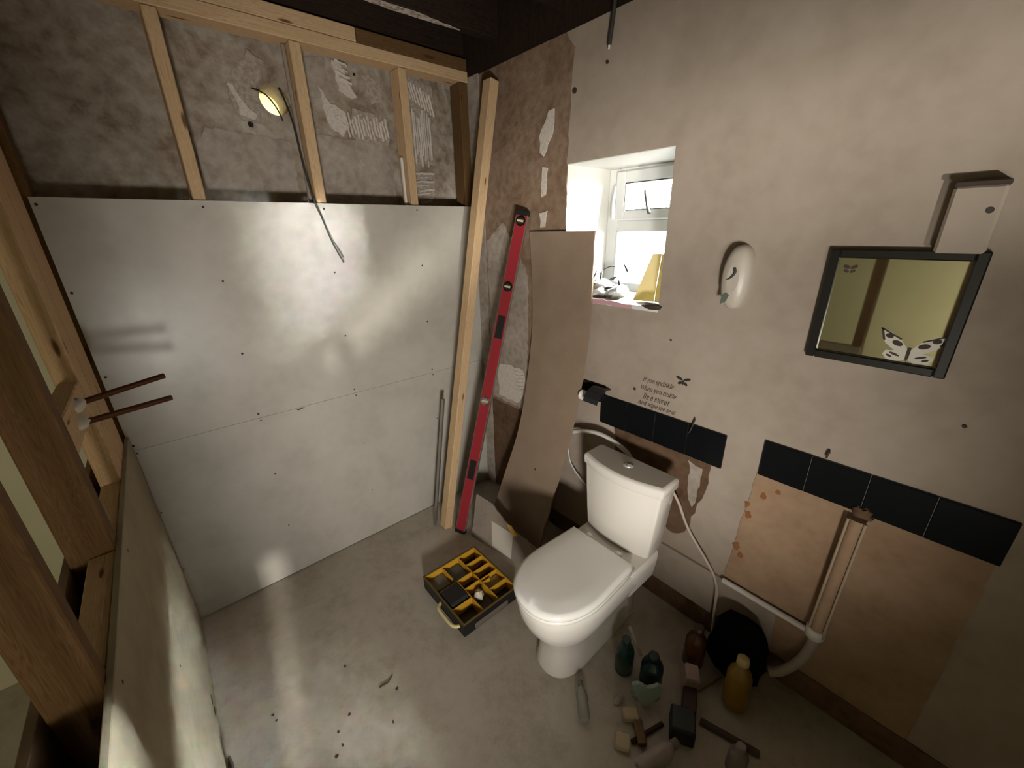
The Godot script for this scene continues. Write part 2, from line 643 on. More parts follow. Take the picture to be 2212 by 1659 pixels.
func build_outside() -> void:
	var st := S()
	addbx(st, Vector3(4.3, -0.4, -1.75), Vector3(7.0, 3.2, 0.75), 0.01)
	addbx(st, Vector3(4.2, 3.2, -1.80), Vector3(7.1, 3.3, 0.85), 0.01)
	tag(obj("unseen_outbuilding", st, M.dark_wood), "unseen dark timber building outside, out of view, placed to cut window light", "building")  # out of view, keeps window light off the left of the boards
	struct("yard", bx(Vector3(1.95, -0.6, -12), Vector3(20, -0.4, 12)), M.dark_ground)  # ground out of view, kept dark to limit light bounced upward

func masonry_patches(wb: Node3D) -> void:
	var base := Transform3D(Basis.IDENTITY, Vector3(0, 0, ZM))
	var list := [
		[[0.41, 2.26, 0.46, 2.31, 0.50, 2.36, 0.55, 2.34, 0.53, 2.28, 0.50, 2.22, 0.505, 2.16, 0.51, 2.11, 0.44, 2.12, 0.40, 2.19], "adhesive_thin", 0.006],
		[[0.405, 2.235, 0.425, 2.24, 0.45, 2.18, 0.49, 2.14, 0.48, 2.125, 0.43, 2.14], "adhesive", 0.009],
		[[0.83, 2.40, 0.87, 2.395, 0.90, 2.31, 0.93, 2.27, 0.90, 2.26, 0.85, 2.285], "adhesive", 0.006],
		[[0.76, 2.28, 0.80, 2.23, 0.86, 2.20, 0.87, 2.15, 0.84, 2.105, 0.80, 2.12, 0.77, 2.17], "adhesive", 0.007],
		[[0.675, 2.38, 0.80, 2.40, 0.815, 2.27, 0.80, 2.24, 0.675, 2.25], "grey_plaster", 0.004],
		[[0.70, 2.10, 1.06, 2.09, 1.08, 1.80, 0.70, 1.80], "grey_plaster", 0.004],
		[[0.90, 2.22, 1.07, 2.20, 1.07, 2.10, 0.98, 2.085, 0.88, 2.10], "adhesive_thin", 0.005],
		[[0.96, 2.37, 1.05, 2.36, 1.06, 2.27, 1.0, 2.25, 0.97, 2.30], "adhesive_thin", 0.004],
		[[1.17, 2.41, 1.34, 2.38, 1.34, 2.28, 1.18, 2.27], "adhesive_thin", 0.004],
		[[1.17, 2.25, 1.32, 2.24, 1.31, 2.02, 1.18, 2.0], "adhesive_thin", 0.005],
		[[1.17, 1.97, 1.31, 1.98, 1.31, 1.80, 1.17, 1.80], "adhesive_thin", 0.004],
		[[0.30, 2.08, 0.60, 2.06, 0.60, 1.80, 0.24, 1.80, 0.25, 2.0], "grey_plaster", 0.003],
	]
	for l in list:
		var st := S()
		prism(st, ragged(V2(l[0]), 0.006, 0.018), l[2], base)
		obj("plaster_patch", st, M[l[1]], wb)
	# combed adhesive ridges
	var ridges := []
	for k in 14:
		ridges.append([Vector2(0.86 + k * 0.015, 2.19 + 0.012 * sin(k * 2.1)), Vector2(0.872 + k * 0.015, 2.11 - 0.01 * cos(k * 1.7))])
	for k in 4:
		ridges.append([Vector2(0.845 + k * 0.004, 2.40 - k * 0.022), Vector2(0.90 + k * 0.003, 2.385 - k * 0.022)])
	for k in 5:
		ridges.append([Vector2(0.79 + k * 0.013, 2.20 - k * 0.012), Vector2(0.82 + k * 0.012, 2.225 - k * 0.02)])
	for k in 11:
		ridges.append([Vector2(1.185 + k * 0.012, 2.25 + 0.02 * sin(k)), Vector2(1.187 + k * 0.012, 2.03 + 0.03 * cos(k * 2.0))])
	for k in 9:
		ridges.append([Vector2(1.18 + k * 0.017, 2.39 - 0.006 * k), Vector2(1.21 + k * 0.016, 2.31 - 0.008 * k)])
	for k in 8:
		ridges.append([Vector2(1.19 + 0.02 * sin(k * 2.0), 1.97 - k * 0.021), Vector2(1.29 + 0.015 * cos(k * 3.0), 1.975 - k * 0.02)])
	for r in ridges:
		var pts := PackedVector3Array()
		for i in 6:
			var p: Vector2 = r[0].lerp(r[1], i / 5.0) + Vector2(rng.randf_range(-1, 1), rng.randf_range(-1, 1)) * 0.003
			pts.append(Vector3(p.x, p.y, ZM + 0.004))
		var st := S()
		tube(st, pts, 0.0065 * rng.randf_range(0.55, 1.15), 6)
		obj("adhesive_ridge", st, M.adhesive, wb)
	for h in [[0.885, 2.318, 0.013], [0.46, 2.105, 0.011], [0.93, 2.36, 0.006], [0.74, 2.36, 0.007]]:
		var st := S()
		lathe(st, [[h[2], 0.0], [h[2] * 0.9, 0.003]], Transform3D(Basis(Vector3.RIGHT, PI / 2), Vector3(h[0], h[1], ZM)), 10)
		obj("drill_hole", st, M.black, wb)

func wall_patches(wr: Node3D) -> void:
	var b := wallx(XW)
	# bare plaster where the shower was, tiles taken off, adhesive dabs
	var list := [
		[[-2.165, 0.0, -1.38, 0.0, -1.36, 0.6, -1.33, 1.0, -1.335, 1.3, -1.33, 1.6, -1.335, 1.95, -1.325, 2.2, -1.31, 2.34, -1.36, 2.40, -1.6, 2.41, -2.165, 2.41], "brown_plaster", 0.003, 0.004],
		[[-2.165, 0.0, -1.93, 0.0, -1.93, 1.4, -1.94, 2.41, -2.165, 2.41], "grey_plaster", 0.006, 0.001],
		[[-1.92, 0.68, -1.60, 0.68, -1.58, 1.45, -1.78, 1.72, -1.92, 1.62], "grey_plaster", 0.005, 0.006],
		[[-1.925, 0.02, -1.55, 0.02, -1.55, 0.665, -1.925, 0.66], "skim_brown", 0.005, 0.003],
		[[-1.86, 0.92, -1.62, 0.93, -1.60, 0.80, -1.68, 0.70, -1.85, 0.71], "adhesive", 0.008, 0.008],
		[[-1.44, 2.16, -1.41, 2.16, -1.42, 2.08, -1.47, 1.99, -1.50, 2.0, -1.50, 2.07], "adhesive", 0.007, 0.006],
		[[-1.48, 1.95, -1.45, 1.94, -1.46, 1.83, -1.49, 1.82], "adhesive", 0.007, 0.004],
		[[-1.50, 1.75, -1.45, 1.76, -1.46, 1.69, -1.49, 1.68], "adhesive", 0.007, 0.004],
		[[-0.985, 0.80, -0.53, 0.80, -0.545, 0.66, -0.57, 0.55, -0.59, 0.43, -0.64, 0.395, -0.70, 0.42, -0.80, 0.40, -0.97, 0.45], "skim_brown", 0.003, 0.006],
		[[-0.62, 0.78, -0.56, 0.77, -0.575, 0.58, -0.60, 0.60], "grey_plaster", 0.0045, 0.006],
		[[-0.375, 0.84, 0.198, 0.845, 0.2, 0.10, -0.20, 0.10, -0.21, 0.30, -0.41, 0.31, -0.395, 0.6], "pink_plaster", 0.003, 0.003],
	]
	M.skim_brown = M.brown_plaster.duplicate()
	M.skim_brown.albedo_color = Color(0.74, 0.70, 0.66)
	for l in list:
		var st := S()
		prism(st, ragged(V2(l[0]), l[3], 0.025), l[2], b)
		obj("bare_plaster", st, M[l[1]], wr)
	# comb marks in the low adhesive dab
	for k in 6:
		var st := S()
		tube(st, curve([Vector3(XW - 0.008, 0.92 - 0.02 * k, -1.74 + 0.02 * sin(k)), Vector3(XW - 0.009, 0.90 - 0.022 * k, -1.68), Vector3(XW - 0.008, 0.915 - 0.022 * k, -1.62)], 4), 0.004, 6)
		obj("adhesive_ridge", st, M.adhesive, wr)
	# stains at the torn edge of the pink patch
	for s in [[-0.385, 0.70, 0.014], [-0.375, 0.66, 0.018], [-0.39, 0.50, 0.022], [-0.37, 0.47, 0.018], [-0.30, 0.80, 0.012], [-0.34, 0.76, 0.016]]:
		var st := S()
		var pg := PackedVector2Array()
		for i in 12:
			var t := TAU * i / 12
			pg.append(Vector2(s[0], s[1]) + Vector2(cos(t) * 0.8, sin(t)) * s[2] * rng.randf_range(0.6, 1.1))
		prism(st, pg, 0.0036, b)
		obj("adhesive_stain", st, mat(Color("84562f"), 0.9), wr)
	# bare masonry above the painted plaster
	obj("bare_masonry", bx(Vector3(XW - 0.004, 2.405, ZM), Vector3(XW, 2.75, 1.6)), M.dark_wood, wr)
	# wall plugs and old fixings
	for h in [[-1.305, 2.2, 0.011], [-0.198, 1.003, 0.005], [-0.765, 1.262, 0.004], [0.05, 1.187, 0.005], [-1.148, 2.255, 0.006], [-0.12, 0.85, 0.012]]:
		var st := S()
		lathe(st, [[h[2], 0.0], [h[2] * 0.95, 0.004]], Transform3D(Basis(Vector3(0, 0, 1), PI / 2), Vector3(XW, h[1], h[0])), 10)
		obj("wall_plug", st, M.sticker_dark, wr)
	# white painted strip along the foot of the wall and dark bare strip below it
	var sk := struct("trim_1", bx(Vector3(XW - 0.016, 0.112, -1.0), Vector3(XW, 0.318, -0.425), 0.003, 2), M.paint)
	sk.set_meta("label", "pale painted low panel behind the toilet")
	struct("baseboard_right", bx(Vector3(XW - 0.008, 0.0, -1.5), Vector3(XW, 0.108, 1.6), 0.002, 2), M.skim_brown)

func build_window() -> void:
	# white reveal boards
	var rv := S()
	addbx(rv, Vector3(XW + 0.002, 1.36, -1.345), Vector3(1.9, 1.95, -1.333))
	addbx(rv, Vector3(XW + 0.002, 1.36, -0.837), Vector3(1.9, 1.95, -0.825))
	addbx(rv, Vector3(XW + 0.002, 1.937, -1.335), Vector3(1.9, 1.95, -0.835))
	addbx(rv, Vector3(XW - 0.004, 1.362, -1.335), Vector3(1.9, 1.380, -0.835))
	struct("trim_2", rv, M.white_paint).set_meta("label", "white window reveal")
	var w := thing("window_1", "white plastic window with top-hung fanlight in a deep reveal", "window", Vector3(1.815, 1.66, -1.085))
	w.set_meta("kind", "structure")
	var zl := -0.248
	var zr := 0.248
	var yb := -0.28
	var yt := 0.277
	var st := S()
	addbx(st, Vector3(-0.035, yb, zl), Vector3(0.035, yt, zl + 0.058), 0.004)
	addbx(st, Vector3(-0.035, yb, zr - 0.058), Vector3(0.035, yt, zr), 0.004)
	addbx(st, Vector3(-0.035, yt - 0.03, zl + 0.058), Vector3(0.035, yt, zr - 0.058), 0.004)
	addbx(st, Vector3(-0.035, yb, zl + 0.058), Vector3(0.035, yb + 0.045, zr - 0.058), 0.004)
	obj("window_frame", st, M.upvc, w)
	obj("transom", bx(Vector3(-0.035, -0.002, zl + 0.058), Vector3(0.035, 0.05, zr - 0.058), 0.004), M.upvc, w)
	st = S()
	var a := zl + 0.05
	var b2 := zr - 0.05
	addbx(st, Vector3(-0.05, 0.05, a), Vector3(0.02, 0.262, a + 0.052), 0.005)
	addbx(st, Vector3(-0.05, 0.05, b2 - 0.052), Vector3(0.02, 0.262, b2), 0.005)
	addbx(st, Vector3(-0.05, 0.212, a + 0.052), Vector3(0.02, 0.262, b2 - 0.052), 0.005)
	addbx(st, Vector3(-0.05, 0.05, a + 0.052), Vector3(0.02, 0.094, b2 - 0.052), 0.005)
	var sash := obj("sash", st, M.upvc, w)
	obj("pane", bx(Vector3(-0.008, 0.09, a + 0.05), Vector3(0.0, 0.216, b2 - 0.05)), M.glass, sash)
	st = S()
	for q in [[a + 0.052, a + 0.056, 0.094, 0.212], [b2 - 0.056, b2 - 0.052, 0.094, 0.212], [a + 0.052, b2 - 0.052, 0.094, 0.098], [a + 0.052, b2 - 0.052, 0.208, 0.212]]:
		addbx(st, Vector3(-0.047, q[2], q[0]), Vector3(-0.04, q[3], q[1]))
	obj("gasket", st, M.dark_grey, sash)
	# fanlight handle and its arm
	st = S()
	tube(st, PackedVector3Array([Vector3(-0.06, 0.075, 0.0), Vector3(-0.075, 0.10, -0.004), Vector3(-0.082, 0.172, -0.02)]), 0.008, 8, 0.006)
	obj("handle", st, M.dark_grey, sash)
	st = S()
	tube(st, curve([Vector3(-0.055, 0.20, a + 0.004), Vector3(-0.07, 0.13, a + 0.006), Vector3(-0.075, 0.055, a + 0.012)], 5), 0.006, 8, 0.009)
	obj("stay", st, M.upvc, w)
	obj("pane", bx(Vector3(-0.004, yb + 0.04, zl + 0.055), Vector3(0.004, 0.0, zr - 0.055)), M.glass, w)
	st = S()
	addbx(st, Vector3(-0.037, yb + 0.045, zl + 0.058), Vector3(-0.02, 0.0, zl + 0.07), 0.002)
	addbx(st, Vector3(-0.037, yb + 0.045, zr - 0.07), Vector3(-0.02, 0.0, zr - 0.058), 0.002)
	obj("glazing_bead", st, M.upvc, w)
	# things on the sill
	var c := thing("folded_card", "tall cream folded card standing at the right end of the window sill", "card", Vector3(1.57, 1.381, -0.95))
	st = S()
	prism(st, V2([-0.055, 0.0, 0.035, 0.0, 0.035, 0.195, 0.0, 0.195]), 0.002, Transform3D(Basis(Vector3(0.35, 0, 1).normalized(), Vector3(0.12, 0.99, 0).normalized(), Vector3(-1, 0.12, 0.35).normalized()), Vector3.ZERO))
	prism(st, V2([0.0, 0.0, 0.075, 0.0, 0.075, 0.19, 0.0, 0.195]), 0.002, Transform3D(Basis(Vector3(-0.5, 0, 0.86), Vector3(0.12, 0.99, 0).normalized(), Vector3(-0.86, 0.1, -0.5)), Vector3(0.012, 0.0, 0.035)))
	var cm := mat(Color("e6d9b0"), 0.8)
	cm.backlight_enabled = true
	cm.backlight = Color(0.7, 0.66, 0.48)
	obj("card_panel", st, cm, c)
	var o: MeshInstance3D
	var wr := thing("crumpled_wrapper", "heap of crumpled white plastic wrapping on the left of the window sill", "wrapper", Vector3(1.59, 1.381, -1.15))
	for q in [[-0.03, 0.022, -0.10, 0.05], [0.03, 0.03, -0.06, 0.06], [-0.05, 0.018, -0.02, 0.045], [0.02, 0.026, 0.02, 0.05], [-0.04, 0.016, 0.06, 0.04], [0.05, 0.04, -0.11, 0.05], [0.0, 0.05, -0.05, 0.04]]:
		obj("fold", lump(Vector3(q[0], q[1], q[2]), Vector3(q[3], q[3] * 0.45, q[3]), 0.5, 5, 9), mat(Color("d8d8d2"), 0.25), wr)
	var lv := thing("dried_twig", "thin dark dried twig with leaves lying on the wrapper on the window sill", "twig", Vector3(1.60, 1.44, -1.2))
	st = S()
	tube(st, curve([Vector3(0, 0, -0.05), Vector3(0.02, 0.05, -0.02), Vector3(0.03, 0.07, 0.03), Vector3(0.01, 0.05, 0.12)], 5), 0.0025, 5)
	obj("stem", st, M.dark_grey, lv)
	for q in [[Vector3(0.0, 0.03, -0.05), 0.5], [Vector3(0.03, 0.065, 0.10), -0.6], [Vector3(0.01, 0.02, 0.05), 1.2], [Vector3(-0.02, 0.03, 0.0), 0.2], [Vector3(0.0, 0.0, 0.09), -0.2]]:
		st = S()
		prism(st, V2([0, -0.03, 0.006, -0.01, 0.005, 0.012, 0, 0.03, -0.005, 0.01, -0.006, -0.012]), 0.001, Transform3D(Basis(Vector3(0, 0, 1), Vector3(0, 1, 0), Vector3(-1, 0, 0)).rotated(Vector3.RIGHT, q[1]), q[0]))
		obj("leaf", st, M.dark_grey, lv)
	var cup := thing("clear_cup", "small clear ribbed cup lying among the wrappers on the window sill", "cup", Vector3(1.55, 1.405, -1.10))
	st = S()
	lathe(st, [[0.018, -0.035], [0.02, -0.03], [0.026, 0.03], [0.027, 0.035]], Transform3D(Basis(Vector3.RIGHT, 1.3), Vector3.ZERO), 14)
	obj("cup_wall", st, mat(Color("dfe4e2"), 0.15), cup)
	o = obj("dark_putty", lump(Vector3(1.475, 1.383, -0.865), Vector3(0.014, 0.012, 0.042), 0.2), M.sticker_dark)
	tag(o, "dark brown smear of putty at the right corner of the window sill", "putty")
	st = S()
	prism(st, ragged(V2([-1.28, 1.362, -0.95, 1.362, -0.95, 1.378, -1.1, 1.384, -1.28, 1.38]), 0.004, 0.02), 0.004, wallx(XW - 0.004))
	o = obj("torn_tape", st, mat(Color("c9a0a4"), 0.6))
	tag(o, "torn pinkish tape along the front edge of the window sill", "tape")

func build_ceiling() -> void:
	var c := struct("ceiling", bx(Vector3(-1.75, 2.75, -2.4), Vector3(1.9, 2.85, 1.7)), M.dark_wood)
	for k in 6:
		var z := -1.83 + 0.40 * k
		obj("joist", bx(Vector3(-0.3, 2.50, z), Vector3(XW, 2.75, z + 0.05), 0.003, 0), M.dark_wood, c)
	obj("dark_gap_block", bx(Vector3(-1.5, 2.49, ZM), Vector3(XW, 2.75, -2.06), 0.003, 0), M.dark_wood, c)  # added dark block, darkens the gap above the top plates
	for k in 3:
		var z := -1.83 + 0.40 * k
		var st := S()
		prism(st, ragged(V2([-1.2, 0.006, 1.1 - 0.05 * k, 0.006, 1.28 - 0.05 * k, 0.02, 1.1, 0.044, -1.2, 0.044]), 0.004, 0.03), 0.003, Transform3D(Basis(Vector3(1, 0, 0), Vector3(0, 0, 1), Vector3(0, -1, 0)), Vector3(0, 2.50, z)))
		obj("plaster_residue", st, M.residue, c)
	var h := thing("hanging_cable", "short grey cable end hanging from the ceiling against the painted wall", "cable", Vector3(XW - 0.02, 2.30, -1.13))
	var st := S()
	tube(st, curve([Vector3(0.0, 0.40, 0.02), Vector3(0.0, 0.2, 0.02), Vector3(0.004, 0.1, 0.01), Vector3(0.006, 0.0, -0.004)], 5), 0.008, 8)
	obj("sheath", st, M.dark_grey, h)
	st = S()
	tube(st, PackedVector3Array([Vector3(0.006, 0.0, -0.004), Vector3(0.007, -0.012, -0.006)]), 0.004, 8)
	obj("bare_core", st, M.plastic_white, h)

func screw(x: float, y: float, parent: Node3D, z := 0.0, r := 0.0045) -> void:
	var st := S()
	lathe(st, [[r, 0.0], [r * 0.9, 0.0012], [r * 0.3, 0.0006]], Transform3D(Basis(Vector3.RIGHT, PI / 2), Vector3(x, y, z)), 8)
	obj("screw", st, M.sticker_dark, parent)

func stud(label: String, a: Vector3, b: Vector3, m: Material, group := "", grain := 1, name_ := "stud") -> MeshInstance3D:
	var o := obj(name_, bx(a, b, 0.003, grain), m)
	tag(o, label, "timber", group)
	return o

func build_back_frame() -> void:
	var zf := -2.029
	var zb := -2.117
	var g := "studs of the back wall frame"
	stud("pine stud standing in the back wall frame, left of the round vent hole", Vector3(0.184, 0, zb), Vector3(0.226, 2.385, zf), M.pine, g)
	stud("pine stud standing in the back wall frame, just right of the round vent hole", Vector3(0.624, 0, zb), Vector3(0.667, 2.385, zf), M.pine, g)
	stud("pine stud standing in the back wall frame, right of the white combed adhesive", Vector3(1.083, 0, zb), Vector3(1.125, 2.385, zf), M.pine, g)
	stud("pine end stud of the back wall frame, in the corner behind the leaning batten", Vector3(1.418, 0, zb), Vector3(1.468, 2.385, zf), M.brown_shaded_pine, g)
	stud("pine stud at the left end of the back wall frame", Vector3(-0.285, 0, zb), Vector3(-0.225, 2.385, zf), M.brown_shaded_pine, g)
	stud("lower pine top plate lying across the back wall studs", Vector3(-0.3, 2.387, zb), Vector3(1.47, 2.434, zf + 0.003), M.pine, "top plates of the back wall frame", 0, "top_plate")
	stud("upper top plate under the dark joists, long pale length on the left", Vector3(-0.3, 2.436, zb), Vector3(0.90, 2.488, zf), M.pine, "top plates of the back wall frame", 0, "top_plate")
	stud("upper top plate under the dark joists, short browner length in the corner", Vector3(0.903, 2.436, zb), Vector3(1.47, 2.488, zf), M.brown_shaded_pine, "top plates of the back wall frame", 0, "top_plate")
	# boards on the frame, seam just below the pipe height
	var up := thing("plasterboard", "upper pale plasterboard sheet screwed to the back wall studs", "plasterboard", Vector3(0, 0, ZB), "plasterboard sheets on the back wall")
	obj("sheet", bx(Vector3(-0.233, 0.9014, -0.0125), Vector3(1.474, 1.803, 0.0), 0.0006, 0), M.board, up)
	var lo := thing("plasterboard", "lower pale plasterboard sheet of the back wall, standing on the floor", "plasterboard", Vector3(0, 0, ZB), "plasterboard sheets on the back wall")
	obj("sheet", bx(Vector3(-0.233, 0.004, -0.0125), Vector3(1.474, 0.9006, 0.0), 0.0006, 0), M.board, lo)
	for x in [-0.221, 0.207, 0.645, 1.104]:
		for y in [1.781, 1.508, 1.206, 0.922]:
			screw(x, y, up)
		for y in [0.888, 0.604, 0.30]:
			screw(x + 0.003, y, lo, 0.0, 0.0035)
	var st := S()
	prism(st, ragged(V2([0.36, 0.896, 0.40, 0.899, 0.395, 0.894, 0.37, 0.89]), 0.002, 0.01), 0.0006, Transform3D.IDENTITY)
	obj("chipped_edge", st, M.sticker_dark, lo)
	# grey cable down the stud and over the board
	var c := thing("loose_cable", "thin dark cable hanging from the frame over the upper plasterboard", "cable")
	st = S()
	tube(st, curve([Vector3(0.592, 2.25, -2.16), Vector3(0.594, 2.19, -2.11), Vector3(0.592, 2.1, -2.05), Vector3(0.596, 1.95, -2.03), Vector3(0.607, 1.815, -2.008), Vector3(0.622, 1.74, -1.985), Vector3(0.642, 1.64, -1.965), Vector3(0.672, 1.555, -1.95)], 8), 0.004, 8)
	obj("sheath", st, M.dark_grey, c)
	c = thing("vent_cable", "black cable looping across the round vent hole in the masonry", "cable")
	st = S()
	tube(st, curve([Vector3(0.49, 2.235, -2.165), Vector3(0.535, 2.215, -2.15), Vector3(0.57, 2.17, -2.155), Vector3(0.585, 2.13, -2.165)], 6), 0.003, 6)
	obj("sheath", st, M.black, c)
	c = thing("conduit", "whitish plastic conduit running down beside the stud right of the vent hole", "conduit", Vector3.ZERO, "conduits behind the back wall frame")
	st = S()
	tube(st, PackedVector3Array([Vector3(0.614, 2.38, -2.08), Vector3(0.614, 0.002, -2.08)]), 0.008, 10)
	obj("pipe", st, M.grey_paper, c)
	c = thing("conduit", "short whitish conduit against the dark side of the third stud", "conduit", Vector3.ZERO, "conduits behind the back wall frame")
	st = S()
	tube(st, PackedVector3Array([Vector3(1.072, 2.02, -2.065), Vector3(1.072, 0.002, -2.065)]), 0.008, 10)
	obj("pipe", st, M.plastic_white, c)

func build_partition() -> void:
	var g := "studs of the left partition"
	var xb := -0.285
	stud("pine stud of the left partition, standing wide face out beside the copper pipes", Vector3(xb, 0, -1.755), Vector3(XP, 2.5, -1.64), M.pine, g)
	stud("narrow pine stud of the left partition, in the corner against the back plasterboard", Vector3(xb, 0, -1.93), Vector3(XP, 2.5, -1.76), M.pine, g)
	stud("dark faced stud of the left partition, second from the back wall", Vector3(-0.318, 0, -1.30), Vector3(XP, 2.5, -1.245), M.brown_shaded_pine, g)
	stud("dark broad stud of the left partition, nearest to the viewer", Vector3(-0.308, 0, -0.848), Vector3(XP, 2.5, -0.81), M.brown_shaded_pine, g)
	stud("stud of the left partition seen only in the mirror", Vector3(-0.308, 0, -0.47), Vector3(XP, 2.5, -0.42), M.brown_shaded_pine, g)
	stud("post beside the viewer, outside the direct view, placed to shade the left side from the lamp", Vector3(-0.34, 0, -0.10), Vector3(XP, 2.5, 0.02), M.brown_shaded_pine, g)  # outside the direct view, keeps lamp light off the left side
	stud("pine noggin between the partition studs carrying the copper pipes", Vector3(-0.28, 1.2, -1.639), Vector3(XP - 0.001, 1.298, -1.301), M.pine, "noggins of the left partition", 2, "noggin")
	stud("pine noggin at the top of the low partition board, nearest the back wall", Vector3(-0.284, 0.89, -1.639), Vector3(XP - 0.001, 0.96, -1.301), M.pine, "noggins of the left partition", 2, "noggin")
	stud("pine noggin at the top of the low partition board, second from the back wall", Vector3(-0.286, 0.89, -1.244), Vector3(XP - 0.001, 0.96, -0.866), M.pine, "noggins of the left partition", 2, "noggin")
	var pb := thing("plasterboard", "low plasterboard sheet on the room side of the left stud partition", "plasterboard")
	obj("sheet", bx(Vector3(XP, 0.002, -2.0), Vector3(XP + 0.0125, 0.967, -0.42), 0.0015, 2), M.beige_board, pb)
	for s in [[-1.7, 0.93], [-1.27, 0.93], [-0.84, 0.93], [-1.27, 0.5], [-0.84, 0.5]]:
		var st := S()
		lathe(st, [[0.004, 0.0], [0.003, 0.001]], Transform3D(Basis(Vector3(0, 0, 1), -PI / 2), Vector3(XP + 0.0125, s[1], s[0])), 8)
		obj("screw", st, M.sticker_dark, pb)
	for s in [[-1.49, 0.075], [-1.46, 0.05]]:
		var st := S()
		lathe(st, [[0.012, 0.0], [0.010, 0.0012]], Transform3D(Basis(Vector3(0, 0, 1), -PI / 2) * Basis.from_scale(Vector3(1.0, 1.0, 2.0)), Vector3(XP + 0.0125, s[1], s[0])), 8)
		obj("knife_hole", st, M.sticker_dark, pb)
	pb = thing("plasterboard", "plasterboard sheet on the far side of the left stud partition", "plasterboard")
	obj("sheet", bx(Vector3(-0.336, 0.002, -2.0), Vector3(-0.32, 0.95, -0.42), 0.0015, 2), M.kraft, pb)
	# copper pipe tails with foam round them
	for k in 2:
		var z := -1.545 + k * 0.0
		var y := 1.262 if k == 0 else 1.222
		var a := Vector3(-0.27, y, -1.51 if k == 0 else -1.47)
		var e := Vector3(-0.05, 1.278, -1.60) if k == 0 else Vector3(-0.05, 1.212, -1.575)
		var p := thing("copper_pipe", ["upper", "lower"][k] + " bare copper pipe tail sticking out of the left partition", "pipe", Vector3.ZERO, "copper pipe tails in the partition")
		var st := S()
		tube(st, PackedVector3Array([a, a.lerp(e, 0.5), e]), 0.0085, 12)
		obj("tail", st, M.copper, p)
		obj("foam_collar", lump(a + Vector3(0.03, 0.01, 0.02), Vector3(0.022, 0.018, 0.042), 0.2), M.foam, p)

